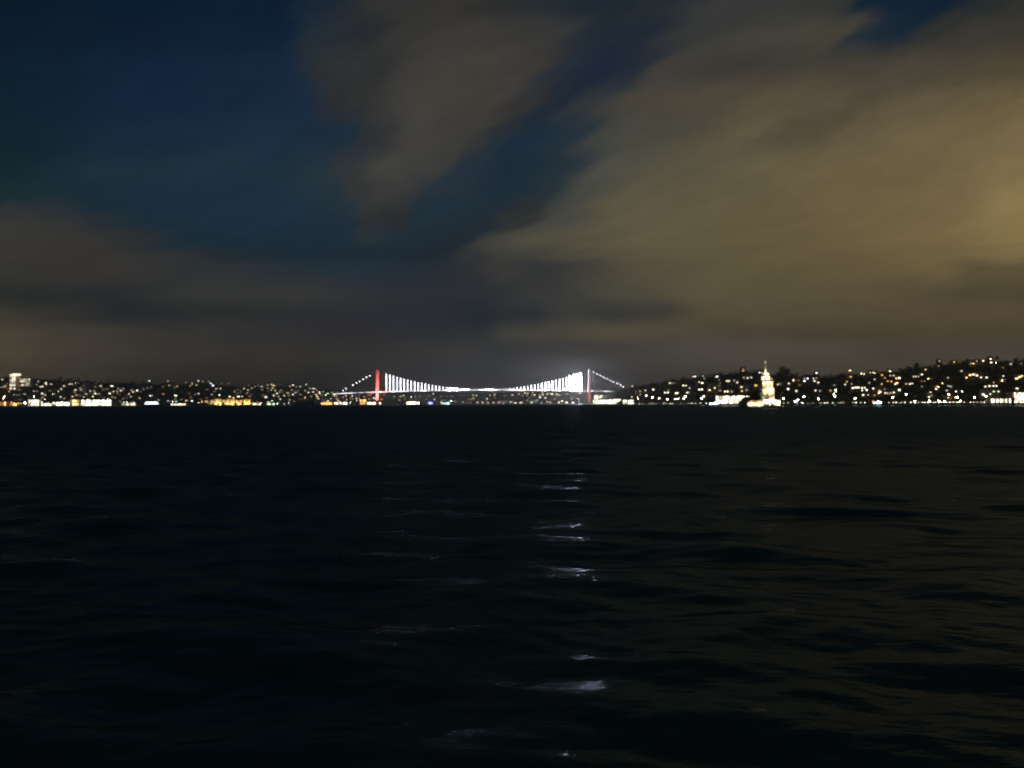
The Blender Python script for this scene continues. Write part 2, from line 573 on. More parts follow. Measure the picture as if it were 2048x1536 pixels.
LEFT = Hill('left_hill', -700, 800, 10,
            [(-700, 2100), (0, 2550), (250, 2750), (400, 2850), (520, 3100), (620, 3500), (700, 3900), (760, 4030), (800, 4300)],
            [(-700, 600), (0, 650), (400, 700), (620, 700), (760, 500), (800, 400)],
            [(-700, 735), (-200, 740), (0, 752), (60, 755), (130, 757), (180, 761), (250, 763), (330, 765), (400, 767), (480, 770), (540, 771), (610, 771), (650, 777), (700, 784), (760, 791), (800, 800)],
            [(-700, 4), (800, 3)])
FAR = Hill('far_hill', 680, 1260, 10,
           [(680, 5600), (800, 5200), (1000, 5600), (1130, 4900), (1260, 4700)],
           [(680, 1600), (1260, 1500)],
           [(680, 779), (760, 783), (850, 783), (960, 786), (1080, 781), (1180, 779), (1260, 777)],
           [(680, 1), (1260, 1)])
RIGHT = Hill('right_hill', 1160, 2800, 10,
             [(1160, 4300), (1182, 4010), (1200, 3500), (1230, 2700), (1260, 2100), (1300, 1750), (1400, 1400), (1560, 1230), (1700, 1130), (2048, 1000), (2800, 800)],
             [(1160, 400), (1230, 700), (1300, 700), (1400, 560), (1560, 450), (2048, 420), (2800, 400)],
             [(1160, 800), (1182, 797), (1210, 787), (1250, 775), (1300, 765), (1340, 758), (1400, 751), (1450, 744), (1490, 739), (1520, 742), (1600, 748), (1660, 749), (1720, 746), (1790, 737), (1850, 729), (1900, 723), (1940, 719), (1990, 717), (2048, 718), (2300, 710), (2800, 700)],
             [(1160, 1), (1250, 3), (1400, 5), (1560, 6), (2800, 6)])

# ------------------------------------------------------------------ houses with lit windows
UB = mesh('unit_box', *boxdata(-.5, .5, -.5, .5, 0, 1))
URI = mesh('hip_roof', [(-.56, -.56, 0), (.56, -.56, 0), (.56, .56, 0), (-.56, .56, 0), (-.22, 0, 1), (.22, 0, 1)],
           [(0, 3, 2, 1), (0, 1, 5, 4), (1, 2, 5), (2, 3, 4, 5), (3, 0, 4)])
UFLAT = mesh('flat_roof', *MB().box(-.53, .53, -.53, .53, 0, .35).box(-.15, .2, -.2, .2, .35, 1).__dict__.values())
UWIN = mesh('window_pane', *boxdata(-.5, .5, -.5, .5, -.5, .5))

# (x, y, width px, tint, strength) of every light seen on the slopes
L_SPOTS = [(3,759,4,'w',8),(8,768,2,'o',5),(12,767,2,'o',6),(5,774,3,'o',6),(9,772,3,'y',6),(17,783,3,'o',4),(14,777,2,'o',4),
 (72,769,4,'w',5),(90,766,4,'w',8),(84,773,4,'w',9),(91,769,3,'w',6),(101,768,4,'m',7),(127,772,3,'m',7),(142,768,11,'m',8),(121,778,3,'w',5),(116,783,3,'w',4),(150,780,5,'m',10),(160,776,6,'w',5),(161,780,4,'w',4),
 (180,782,5,'m',10),(171,788,3,'w',7),(189,787,5,'w',7),(200,772,5,'w',4),(223,772,7,'m',8),(236,777,3,'m',9),(241,781,4,'m',8),(219,787,6,'m',10),(226,783,3,'w',5),(257,788,4,'w',7),(83,787,4,'w',8),(88,790,4,'w',7),(83,795,4,'y',7),(107,788,2,'g',3),(120,794,3,'c',7),(144,793,3,'w',6),(165,794,3,'m',8),(184,793,4,'w',7),(158,790,3,'w',4),(34,790,3,'g',4),(48,788,4,'g',3),(245,777,2,'w',4),(195,762,3,'m',4),
 (265,784,5,'w',4),(274,781,4,'m',9),(262,780,3,'w',3),(298,762,4,'c',10),(335,762,3,'m',3),(338,771,3,'c',9),(371,765,3,'m',6),(383,766,3,'m',4),(396,762,3,'m',8),(405,763,3,'w',4),(417,763,4,'p',6),(421,767,5,'p',8),(425,771,6,'p',10),(440,777,4,'w',4),(443,767,3,'m',4),(456,767,3,'m',4),(392,770,3,'w',4),
 (351,791,4,'m',9),(350,797,2,'w',3),(396,787,4,'m',9),(438,790,4,'m',8),(459,793,4,'w',9),(476,793,7,'w',9),(483,793,3,'w',7),(299,791,3,'p',4),(303,791,2,'p',3),(335,802,4,'c',11),(383,802,4,'c',10),(373,801,3,'w',5),(362,799,3,'w',3),
 (475,779,3,'w',4),(487,777,4,'w',6),(495,780,3,'m',5),(497,771,3,'w',4),(503,776,4,'w',5),(509,773,3,'m',7),(516,771,3,'m',5),(523,773,4,'m',7),(524,779,3,'m',6),(535,770,3,'w',5),(543,769,4,'y',7),(547,771,4,'w',9),(545,776,3,'w',7),(531,794,7,'m',8),(553,787,5,'m',8),(559,784,4,'w',6),(550,781,3,'w',5),(575,786,8,'m',9),(585,789,4,'c',8),(590,785,4,'w',7),(568,791,3,'m',6),(547,791,4,'w',6),(556,793,3,'w',5),
 (580,773,4,'w',6),(586,770,4,'w',8),(592,774,5,'p',5),(600,773,4,'w',5),(612,769,3,'w',7),(619,777,3,'m',8),(627,777,9,'w',7),(583,780,6,'o',4),(610,781,3,'w',6),(616,785,4,'w',6),(626,784,6,'w',10),(638,784,5,'w',9),(639,787,5,'w',8),(634,793,5,'y',10),(636,797,6,'w',9),(632,789,4,'y',7),(655,787,6,'g',10),(651,790,4,'g',9),(668,789,6,'m',11),(664,785,3,'g',8),(673,792,3,'y',7),(661,797,3,'m',9),(655,802,7,'m',9),(676,801,4,'w',7),(673,797,3,'y',6),
 (685,794,3,'m',7),(704,792,3,'m',9),(718,791,3,'w',8),(718,797,3,'w',6),(713,797,4,'w',7),(739,790,6,'w',9),(748,796,7,'w',9),(699,806,3,'c',8),(757,797,6,'w',9),(763,799,4,'o',7)]
F_SPOTS = [(768,790,2,'w',5),(788,793,4,'w',8),(801,793,7,'w',9),(807,791,3,'w',6),(822,794,3,'c',7),(830,793,2,'c',4),(841,791,2,'c',4),(853,798,4,'c',5),(869,799,4,'w',5),(866,788,4,'p',5),(883,805,4,'w',10),(902,802,6,'c',10),(910,803,3,'w',8),
 (942,798,3,'w',8),(946,796,2,'w',7),(953,791,3,'w',8),(946,790,3,'w',8),(948,797,3,'y',7),(955,805,4,'w',8),(965,805,4,'w',8),(976,805,3,'w',7),(934,805,3,'c',4),(926,804,3,'c',3),(941,804,3,'o',4),(990,788,4,'w',9),(980,791,3,'w',7),(988,792,3,'w',8),(998,805,5,'w',7),(987,805,3,'y',5),
 (1025,790,3,'w',7),(1038,788,3,'w',5),(1050,786,3,'w',8),(1056,786,4,'o',6),(1065,786,3,'w',7),(1069,790,3,'w',8),(1046,791,2,'o',5),(1080,795,5,'w',10),(1091,796,5,'w',9),(1055,801,3,'w',7),(1009,806,7,'m',9),(1022,804,7,'g',8),(1031,806,6,'m',11),(1042,805,8,'w',10),(1063,805,5,'w',6),(1074,800,3,'w',5),(1094,803,3,'o',5),(1101,805,3,'w',8),(1118,805,4,'w',10),(1124,802,5,'w',7),(1133,805,7,'m',10),(1146,805,6,'m',10),(1160,804,8,'w',10),(1085,785,3,'y',6),(1095,788,8,'w',9),(1104,788,8,'w',9),(1086,789,3,'w',7),(1114,788,4,'w',8),(1119,791,2,'w',5),(1083,805,3,'t',4),(1069,802,3,'t',4),(1110,798,3,'w',3),(1148,794,2,'w',4),(1156,797,4,'w',4),(1160,786,8,'w',6)]
R_SPOTS = [(1265,772,3,'m',8),(1258,781,2,'w',3),(1291,781,3,'m',5),(1331,785,4,'m',10),(1337,785,4,'m',10),(1355,786,5,'m',10),(1377,785,5,'m',9),(1341,766,4,'w',9),(1346,766,3,'w',7),(1351,766,2,'w',4),(1368,771,3,'m',8),(1373,771,3,'m',8),(1380,776,2,'w',5),(1400,764,3,'w',7),(1406,766,5,'w',9),(1400,779,4,'m',10),(1405,779,4,'m',10),(1387,753,3,'w',6),(1391,753,4,'m',8),(1407,752,3,'c',7),(1410,757,3,'w',5),(1436,753,4,'c',12),(1433,754,2,'t',5),(1456,762,4,'w',8),(1460,762,4,'w',9),(1470,761,3,'w',7),(1476,765,4,'m',10),(1488,738,3,'c',6),(1431,776,3,'w',8),(1420,780,5,'w',5),(1497,756,4,'w',6),(1504,755,4,'w',5),(1490,755,3,'w',4),
 (1485,774,6,'w',9),(1457,782,4,'m',10),(1452,783,4,'w',7),(1495,780,4,'w',7),(1486,782,4,'o',6),(1441,781,4,'o',5),(1515,771,4,'y',5),(1521,745,4,'w',10),(1526,746,3,'w',7),
 (1580,767,4,'m',10),(1578,778,5,'m',12),(1595,782,5,'w',11),(1601,770,2,'o',4),(1562,768,3,'g',3),(1611,757,3,'p',9),(1617,757,3,'p',9),(1611,762,4,'w',10),(1628,757,4,'p',10),(1634,756,2,'w',8),(1630,762,5,'w',11),(1637,765,4,'w',8),(1589,759,3,'w',4),(1635,746,4,'c',12),(1633,781,4,'m',11),(1693,769,3,'m',6),(1705,768,2,'w',5),(1725,747,4,'m',11),(1730,748,3,'w',8),(1743,745,2,'w',7),(1748,745,3,'w',8),
 (1709,776,4,'w',11),(1714,775,4,'w',10),(1719,775,4,'w',11),(1726,776,4,'w',10),(1731,776,4,'w',11),(1727,781,5,'m',11),(1736,780,4,'m',9),(1750,777,4,'m',9),(1729,790,5,'m',12),(1763,784,4,'m',11),(1761,781,3,'m',9),(1772,786,4,'m',10),(1778,786,5,'m',11),(1785,786,4,'m',10),(1791,785,5,'w',11),(1801,780,5,'m',11),
 (1766,750,4,'o',6),(1771,756,4,'o',6),(1779,762,6,'o',9),(1790,751,5,'w',9),(1800,756,6,'w',10),(1796,766,6,'o',10),(1793,768,4,'w',9),(1786,763,4,'o',5),(1782,742,3,'g',4),(1830,753,4,'w',9),(1834,753,3,'w',8),(1839,753,2,'w',6),(1845,749,5,'m',11),(1822,768,4,'w',8),(1826,767,4,'m',8),(1815,768,4,'y',4),(1846,762,2,'w',4),(1847,773,4,'g',4),(1876,778,6,'w',10),(1875,774,4,'y',5),(1866,785,6,'m',10),(1863,794,5,'m',11),(1868,791,3,'w',5),(1896,781,4,'m',10),(1901,772,4,'m',9),(1905,773,4,'m',9),(1915,783,3,'m',9),
 (1945,750,6,'o',12),(1951,749,7,'w',14),(1957,751,5,'y',11),(1939,755,5,'o',9),(1964,755,5,'m',9),(1977,755,5,'m',9),(1925,742,6,'w',4),(1985,718,4,'c',9),(1986,725,5,'w',8),(1967,722,4,'w',8),(1956,722,3,'w',5),(1911,724,3,'o',4),(1882,722,5,'w',3),(2025,728,5,'m',9),(2011,752,4,'c',7),(2038,757,7,'y',13),(2043,754,6,'y',14),(2047,752,4,'o',12),(1977,773,5,'m',10),(1984,772,5,'m',10),(1991,772,5,'m',10),(1996,772,3,'m',9),(1984,788,5,'m',11),(1972,789,6,'m',11),(2037,777,6,'m',11),(1990,783,5,'g',3),(1998,783,5,'g',3)]


def sprinkle(hill, spots, n, p0, p1, ylo, seed):
    r_ = random.Random(seed)
    while n:
        p = r_.uniform(p0, p1)
        y = r_.uniform(lerp(hill.sky, p) + 5, ylo)
        if any(abs(q[0] - p) < 5 and abs(q[1] - y) < 4 for q in spots):
            continue
        spots.append((p, y, r_.choice((2, 2, 3, 3, 4)), r_.choice('wwwyom'), r_.choice((1.6, 2.2, 3.0, 4.5))))
        n -= 1


sprinkle(LEFT, L_SPOTS, 95, -20, 745, 800, 51)
sprinkle(FAR, F_SPOTS, 25, 780, 1165, 804, 52)
sprinkle(RIGHT, R_SPOTS, 40, 1255, 2060, 796, 53)


def clusters(spots, dxm, dym):
    out = []
    for sp in sorted(spots):
        hit = None
        for c in out:
            xs = [q[0] for q in c]; ys = [q[1] for q in c]
            if min(xs) - dxm <= sp[0] <= max(xs) + dxm and min(ys) - dym <= sp[1] <= max(ys) + dym and max(max(xs), sp[0]) - min(min(xs), sp[0]) <= dxm * 2.2 and max(max(ys), sp[1]) - min(min(ys), sp[1]) <= dym * 1.6:
                hit = c
                break
        if hit:
            hit.append(sp)
        else:
            out.append([sp])
    return out


HOUSES = []
LIT = []      # (px, py, depth) of everything lit, so that trees keep clear


def houses(hill, spots, dxm, dym, place, group, wmin, stor, lscale):
    cl = clusters(spots, dxm, dym)
    cl.sort(key=lambda c: sum(q[0] for q in c) / len(c))
    for i, c in enumerate(cl):
        r = random.Random(i * 7 + len(spots))
        xs = [q[0] for q in c]; ys = [q[1] for q in c]
        xc = (min(xs) + max(xs)) / 2
        yb = max(ys)
        t = hill.solve(xc, yb + stor * .45 * F / hill.S(xc))
        g = hill.point(xc, t)
        Y = g[1]
        sc = Y / F
        wx = max(wmin * r.uniform(.85, 1.3), (max(xs) - min(xs)) * sc + max(q[2] for q in c) * sc + 2.5)
        dep = r.uniform(8, 11)
        zb = g[2] - 1.5
        top = at(xc, min(ys), Y)[2] + r.uniform(1.8, 3.2)
        h = max(top - zb, stor)
        cname, wm = M_WALLS[r.randrange(len(M_WALLS))]
        rz = r.uniform(-.12, .12) - math.atan2(g[0], g[1])
        flat = r.random() < .35
        nw = len(c)
        place_i = place
        label = f"{cname} {'flat-roofed ' if flat else ''}house with {num(nw)} lit window{'s' if nw != 1 else ''}, {ordn(i + 1)} from the left {place_i}"
        root = thing('house', label, 'house', (g[0], Y + dep / 2, zb), rz, group)
        obj('wall', UB, wm, root, (0, 0, 0), (wx, dep, h))
        obj('roof', UFLAT if flat else URI, M_SLATE if flat else M_ROOF, root, (0, 0, h), (wx, dep, 1.4 if flat else r.uniform(2.2, 3.4)))
        HOUSES.append((place, xc, g[0], Y, zb, wx))
        used = []
        for (x, y, wpx, tint, L) in c:
            p = at(x, y, Y)
            ww = max(1.25, wpx * sc * .62)
            hh = min(max(1.5, 2.6 * sc * .75), 2.3)
            lz = p[2] - zb
            lx = (p[0] - g[0])
            L = round(L * lscale * r.choice((.3, .55, .8, 1.0, 1.3)), 1)
            obj('window', UWIN, glow(tint, L), root, (lx, -dep / 2, lz), (ww, .12, hh))
            used.append((lx, lz))
            LIT.append((x, y, Y))
        # a few dark windows between the lit ones
        nx = max(2, int(wx / 3.4))
        for a in range(nx):
            for b in range(max(1, int(h / 3.2))):
                lx = -wx / 2 + (a + .5) * wx / nx; lz = 2.3 + b * 3.1
                if lz > h - 1 or r.random() < .45:
                    continue
                if any(abs(lx - q[0]) < 2.4 and abs(lz - q[1]) < 2.2 for q in used):
                    continue
                obj('window', UWIN, M_GLASS, root, (lx, -dep / 2, lz), (1.1, .1, 1.4))
    return cl


houses(LEFT, L_SPOTS, 7, 5, 'on the left hillside', 'lit houses on the left hillside', 13, 9, 0.62)
houses(FAR, F_SPOTS, 7, 4, 'on the far shore', 'lit houses on the far shore under the bridge', 16, 10, 1.3)
houses(RIGHT, R_SPOTS, 12, 7, 'on the right hillside', 'lit houses on the right hillside', 10, 8, 0.5)

# ------------------------------------------------------------------ suspension bridge
def build_bridge():
    rb = random.Random(12)
    Y0 = 4004.0
    xl, xr = at(755.5, 780, Y0).x, at(1178.5, 780, Y0).x
    top_l, top_r = at(755.5, 741.5, Y0).z, at(1178.5, 740.5, Y0).z
    root = thing('suspension_bridge', 'long suspension bridge with red floodlit towers and glowing white hangers across the strait', 'bridge', (0, Y0, 0))
    HW = 14.0                                    # half distance between the two cable planes
    decktab = [(at(672, 788, Y0).x, at(672, 788, Y0).z), (xl, at(755, 784.3, Y0).z), (at(860, 781.5, Y0).x, at(860, 781.6, Y0).z), (at(965, 780, Y0).x, at(965, 780.3, Y0).z), (at(1070, 781, Y0).x, at(1070, 780.9, Y0).z), (xr, at(1178, 782, Y0).z), (at(1228, 783.5, Y0).x, at(1228, 783.8, Y0).z)]
    deckz = lambda x: lerp(decktab, x)
    # towers
    for (x, zt, nm) in ((xl, top_l, 'left'), (xr, top_r, 'right')):
        tw = bpy.data.objects.new('tower', None); COL.objects.link(tw); tw.parent = root; tw.location = (x, 0, 0)
        for sgn in (-1, 1):
            mb = MB()
            wb, wt_ = 6.2, 4.6
            y0 = sgn * (HW + 3.0); y1 = sgn * HW
            mb.rings([[(-wb, y0 - 3.4, -3), (wb, y0 - 3.4, -3), (wb, y0 + 3.4, -3), (-wb, y0 + 3.4, -3)],
                      [(-wt_, y1 - 2.6, zt), (wt_, y1 - 2.6, zt), (wt_, y1 + 2.6, zt), (-wt_, y1 + 2.6, zt)]])
            mb.build('tower_leg', M_STEEL, tw)
            MB().box(-9, 9, sgn * (HW + 3) - 8, sgn * (HW + 3) + 8, -4, 5).build('pier', M_QUAY, tw)
            MB().lathe([(2.5, zt), (2.5, zt + 1.2), (1.0, zt + 2.6)], 8, 0, sgn * HW).build('saddle', M_STEEL, tw)
        for zz in (zt - 5, zt - 52, deckz(x) - 7):
            MB().box(-3.4, 3.4, -HW - 1, HW + 1, zz - 2.6, zz + 2.6).build('portal_beam', M_STEEL, tw)
        # aviation lamp on top
        MB().lathe([(.1, zt + 2.6), (1.2, zt + 3.4), (1.2, zt + 4.4), (.1, zt + 5)], 8, 0, -HW).build('beacon', glow('r' if nm == 'left' else 'p', 10), tw)
    # deck in segments, with a light line along its edge
    x = decktab[0][0]
    step = (xr - xl) / 60
    xs = [xl + k * step for k in range(-30, 100) if decktab[0][0] - step < xl + k * step < decktab[-1][0] + step]
    xs[0], xs[-1] = decktab[0][0], decktab[-1][0]
    for k in range(len(xs) - 1):
        a, b = xs[k], xs[k + 1]
        za, zb = deckz(a), deckz(b)
        prof = [(-14.5, -.4), (-14.5, .2), (14.5, .2), (14.5, -.4), (8, -3), (-8, -3)]
        mb = MB()
        mb.rings([[(a + .1, q[0], za + q[1]) for q in prof], [(b - .1, q[0], zb + q[1]) for q in prof]])
        sg = mb.build('deck_segment', M_STEEL, root)
        v = []
        main = xl < (a + b) / 2 < xr
        hgt = 1.4
        MB().add([(a, -14.9, za + .2), (b, -14.9, zb + .2), (b, -14.9, zb + .2 + hgt), (a, -14.9, za + .2 + hgt),
                  (a, -14.6, za + .2), (b, -14.6, zb + .2), (b, -14.6, zb + .2 + hgt), (a, -14.6, za + .2 + hgt)],
                 [(0, 1, 2, 3), (5, 4, 7, 6), (3, 2, 6, 7), (1, 0, 4, 5)]).build('edge_light', glow('p', rb.choice((1.5, 4.0, 8.0, 14.0)) if main else rb.choice((1.5, 4.0, 7.0))), sg)
    # cables
    zmid = deckz((xl + xr) / 2) + 4.5
    xm = (xl + xr) / 2

    def cable(x):
        s = (x - xm) / ((xr - xl) / 2)
        zt = top_l if x < xm else top_r
        return zmid + (zt + 1 - zmid) * s * s
    endl, endr = at(678, 786, Y0), at(1253, 777, Y0)
    for sgn in (-1, 1):
        y = sgn * HW
        mb = MB()
        pts = [(endl.x, endl.z)] + [(xl + k * step, cable(xl + k * step)) for k in range(61)] + [(endr.x, endr.z)]
        for p, q in zip(pts, pts[1:]):
            mb.tube((p[0], y, p[1]), (q[0], y, q[1]), .28, n=6)
        mb.build('main_cable', M_DARK, root)
        # hangers, each dressed with a strip of lamps
        for k in range(2, 58):
            x = xl + (k + .55) * step
            zt, zb = cable(x), deckz(x) + .3
            if zt - zb < 2.0:
                continue
            pxx = 755.5 + (423 / 60) * (k + .55)
            L = 15.0
            if pxx > 1060: L = 22.0
            if pxx > 1078: L = 75.0
            if 1106 < pxx < 1136: L = 34.0
            if pxx > 1136: L = 560.0
            if 895 < pxx < 915 or 925 < pxx < 940 or 970 < pxx < 985: L = 420.0
            if 985 < pxx < 1030: L = 10
            L = round(L * rb.choice((.55, .8, 1.0, 1.25)))
            hg = MB().tube((x, y, zb), (x, y, zt), .2, n=5).build('hanger', M_STEEL, root)
            MB().tube((x, y - .7, zb), (x, y - .7, zt - .4), .62 if sgn < 0 else .4, n=6).build('hanger_light', glow('p', L if sgn < 0 else L * .3), hg)
        if sgn < 0:
            # lamps strung on the side-span cables
            for (lx, ly) in [(740, 751.5), (733, 755), (726, 759), (719.5, 763), (713, 766), (706, 770), (692, 777), (686, 781)] + [(1187, 745), (1194, 748), (1200.5, 751), (1207, 754.5), (1214, 757.5), (1220.5, 761), (1227, 764), (1234, 767), (1240.5, 770), (1247, 773.5)]:
                p = at(lx, ly, Y0 - HW)
                MB().lathe([(.25, -1.2), (1.25, -.6), (1.25, .6), (.25, 1.2)], 8).build('cable_lamp', glow('p', 24.0), root, loc=(p.x, y, p.z))
    # road lamps on the deck
    for xx in np.arange(decktab[0][0] + 10, decktab[-1][0] - 5, 36.0):
        if xl + 60 < xx < xr - 30 and False:
            continue
        z = deckz(xx)
        lp = MB().tube((xx, -11, z), (xx, -11, z + 11), .18, .12, 5).build('lamp_post', M_STEEL, root)
        MB().box(xx - 1.1, xx + 1.1, -11.8, -10.4, z + 10.7, z + 11.4).build('lamp_head', glow('w', 3.0), lp)
    # approach piers
    for xx in list(np.arange(decktab[0][0] + 20, xl - 30, 45)) + list(np.arange(xr + 45, decktab[-1][0] - 5, 45)):
        MB().box(xx - 1.5, xx + 1.5, -7, 7, -2, deckz(xx) - 3).build('approach_pier', M_QUAY, root)
    return xl, xr, Y0, deckz


BR = build_bridge()


def spot_lamp(name, label, loc, target, tint, power, angle, group=None, size=.5, blend=.5):
    """floodlight: housing, glass and its own light"""
    root = thing(name, label, 'floodlight', loc, 0, group)
    d = (Vector(target) - Vector(loc)).normalized()
    q = d.to_track_quat('-Z', 'Y').to_euler()
    hd = MB().box(-size, size, -size * .7, size * .7, -.05, size * .8).build('housing', M_DARK, root)
    hd.rotation_euler = q
    gl = MB().box(-size * .85, size * .85, -size * .6, size * .6, -.11, -.06).build('glass', glow(tint, 6), root)
    gl.rotation_euler = q
    MB().box(-.12, .12, -.12, .12, -1.2, 0).build('bracket', M_DARK, root)
    ld = bpy.data.lights.new('beam', 'SPOT')
    ld.color = TINT[tint]
    ld.energy = power
    ld.spot_size = math.radians(angle)
    ld.spot_blend = blend
    ld.shadow_soft_size = size
    lo = bpy.data.objects.new('beam', ld)
    COL.objects.link(lo)
    lo.parent = root
    lo.location = d * .5
    lo.rotation_euler = q
    return root


xl, xr, Y0, deckz = BR
for (x, nm, pw, tops) in ((xl, 'left', 5.5e6, ((20, 120, 'low'), (60, 150, 'high'))), (xr, 'right', 8e5, ((20, 110, 'low'), (60, 150, 'high')))):
    for k, sx in enumerate((-30, 30)):
        side = 'west' if k == 0 else 'east'
        spot_lamp('floodlight', f"red floodlight on a low pile off the {nm} bridge tower, {'left' if k == 0 else 'right'} one of its pair",
                  (x + sx, Y0 - 85, 5.0), (x, Y0 - 14, 70 + 45 * k), 'r', pw, 58, 'red floodlights at the bridge towers', 1.2)
        # pile that carries it
    # both piles
for (x, nm) in ((xl, 'left'), (xr, 'right')):
    for k, sx in enumerate((-30, 30)):
        o = MB().lathe([(1.6, -4), (1.6, 3.2), (2.2, 3.2), (2.2, 3.8)], 8).build('mooring_pile', M_QUAY, None, loc=(x + sx, Y0 - 85, 0))
        o['label'] = f"concrete pile in the water before the {nm} bridge tower, {'left' if k == 0 else 'right'} of two"
        o['category'] = 'pile'
        o['group'] = 'piles carrying the tower floodlights'

# ------------------------------------------------------------------ white floodlit tower on its islet
def build_islet_tower():
    D = 520.0
    s = D / F
    base = at(1536, horizon(1536), D)
    cx = base.x
    X = lambda px: at(px, 800, D).x - cx
    Z = lambda py: at(1536, py, D).z
    # islet: low rocks and a quay platform
    isl = MB()
    n = 40
    ring = []
    r = random.Random(4)
    x0, x1 = X(1474), X(1580)
    cxm, hw = (x0 + x1) / 2, (x1 - x0) / 2
    prof = [(1.06, -2.5), (1.03, -.2), (1.0, .35), (.95, .7), (.9, .8)]
    rings = []
    jit = [r.uniform(.95, 1.06) for _ in range(n)]
    for k, (m, z) in enumerate(prof):
        rings.append([(cxm + hw * m * jit[i] * math.cos(2 * math.pi * i / n), 6 + 13 * m * jit[i] * math.sin(2 * math.pi * i / n), z + (r.uniform(-.12, .12) if k < 4 else 0)) for i in range(n)])
    isl.rings(rings)
    io = isl.build('islet', M_ROCK, None, loc=(cx, D, 0))
    structure(io)
    root = thing('sea_tower', 'white floodlit stone tower with domed lantern room and flagpole on the islet', 'tower', (cx, D, .8))
    z0 = .8
    zz = lambda py: Z(py) - z0
    # shaft
    a = X(1527.5); b = X(1547.8)
    MB().box(a, b, 2.0, 2.0 + (b - a), 0, zz(764)).build('shaft', M_LIME, root)
    # string course and parapet
    MB().box(a - .35, b + .35, 1.65, 2.35 + (b - a), zz(764), zz(764) + .35).build('cornice', M_LIME, root)
    # balcony with posts and rail
    mb = MB().box(a - .55, b + .55, 1.1, 2.6 + (b - a), zz(779), zz(779) + .3)
    mb.build('balcony_slab', M_LIME, root)
    for i in range(9):
        xx = a - .48 + i * (b - a + .96) / 8
        MB().box(xx - .06, xx + .06, 1.12, 1.24, zz(779) + .3, zz(779) + 1.3).build('baluster', M_LIME, root)
    MB().box(a - .55, b + .55, 1.1, 1.26, zz(779) + 1.3, zz(779) + 1.42).build('rail', M_LIME, root)
    # two cornice bands lower down
    for py in (786, 792.5):
        MB().box(a - .25, b + .25, 1.75, 2.25 + (b - a), zz(py) - .25, zz(py) + .25).build('string_course', M_LIME, root)
    # windows of the shaft
    for (wx, py) in ((.33, 771), (.67, 771), (.5, 789), (.5, 797)):
        xx = a + (b - a) * wx
        w_ = MB().box(xx - .42, xx + .42, 1.9, 1.99, zz(py) - .8, zz(py) + .8).build('window', M_GLASS, root)
        MB().box(xx - .55, xx + .55, 1.84, 1.995, zz(py) - .95, zz(py) - .8).build('sill', M_LIME, w_)
    # lantern room (octagon) with glazed arcade
    c0, c1 = X(1529), X(1545.5)
    ccx, rr = (c0 + c1) / 2, (c1 - c0) / 2
    ccy = 2 + (b - a) / 2
    MB().lathe([(rr, zz(763) + .3), (rr, zz(750))], 8, ccx, ccy, math.pi / 8).build('lantern_room', M_LIME, root)
    for k in range(8):
        t = math.pi / 4 * k + math.pi / 8 + math.pi / 8
        o = MB().box(-.55, .55, -.06, .06, zz(762) + .6, zz(752) - .1).build('lantern_window', glow('m', 2.5), root)
        o.location = (ccx + math.cos(t) * rr * .93, ccy + math.sin(t) * rr * .93, 0)
        o.rotation_euler = (0, 0, t + math.pi / 2)
    MB().lathe([(rr + .25, zz(750)), (rr + .25, zz(750) + .22)], 8, ccx, ccy, math.pi / 8).build('lantern_cornice', M_LIME, root)
    MB().lathe([(rr - .1, zz(750) + .22), (rr * .86, zz(748)), (rr * .6, zz(746)), (rr * .3, zz(744.5)), (.12, zz(743))], 16, ccx, ccy).build('dome', mat('dome_lead', (.6, .58, .52), .6, .1, 1), root, True)
    sp = MB().lathe([(.75, zz(746)), (.55, zz(741)), (.35, zz(736)), (.1, zz(730))], 8, ccx, ccy).build('spire', M_WHITE, root)
    pole = MB().tube((ccx, ccy, zz(744)), (ccx, ccy, zz(722)), .1, .05, 6).build('flagpole', M_WHITE, root)
    fv, ff = [], []
    for i in range(9):
        xx = -i * .14 + .5
        yy = .16 * math.sin(i * .8) * i / 8
        for z_ in (0, .75):
            fv.append((ccx + xx - .05, ccy + yy, zz(724.6) + z_ - .1 * i / 8))
    for i in range(8):
        ff.append((2 * i, 2 * i + 2, 2 * i + 3, 2 * i + 1))
    fl = MB().add(fv, ff).build('flag', mat('flag_cloth', (.6, .5, .45), .8, .1, 1), pole)
    so = fl.modifiers.new('cloth', 'SOLIDIFY'); so.thickness = .02
    # castle court: low enclosing wall and keeper's building
    w0, w1 = X(1489), X(1558)
    MB().box(w0, w1, -2.0, -1.2, 0, zz(801)).build('court_wall', M_LIME, root)
    MB().box(w0, w0 + .8, -1.2, 14, 0, zz(801)).build('court_wall', M_LIME, root)
    MB().box(w1 - .8, w1, -1.2, 14, 0, zz(801)).build('court_wall', M_LIME, root)
    for i in range(14):
        xx = w0 + (i + .3) * (w1 - w0) / 14
        MB().box(xx, xx + .9, -2.0, -1.3, zz(801), zz(801) + .55).build('merlon', M_LIME, root)
    for i in range(5):
        xx = w0 + 2 + i * (w1 - w0 - 4) / 4.0
        MB().box(xx - .5, xx + .5, -2.07, -1.98, .9, 2.5).build('arched_window', glow('w', 2.5), root)
    k0, k1 = X(1492), X(1524)
    MB().box(k0, k1, 3, 11, 0, zz(797)).build('keeper_house', M_LIME, root)
    MB().add([(k0 - .4, 2.6, zz(797)), (k1 + .3, 2.6, zz(797)), (k1 + .3, 11.4, zz(797)), (k0 - .4, 11.4, zz(797)), (k0 + 1.5, 7, zz(793)), (k1 - 1.2, 7, zz(793))],
             [(0, 3, 2, 1), (0, 1, 5, 4), (1, 2, 5), (2, 3, 4, 5), (3, 0, 4)]).build('keeper_roof', M_SLATE, root)
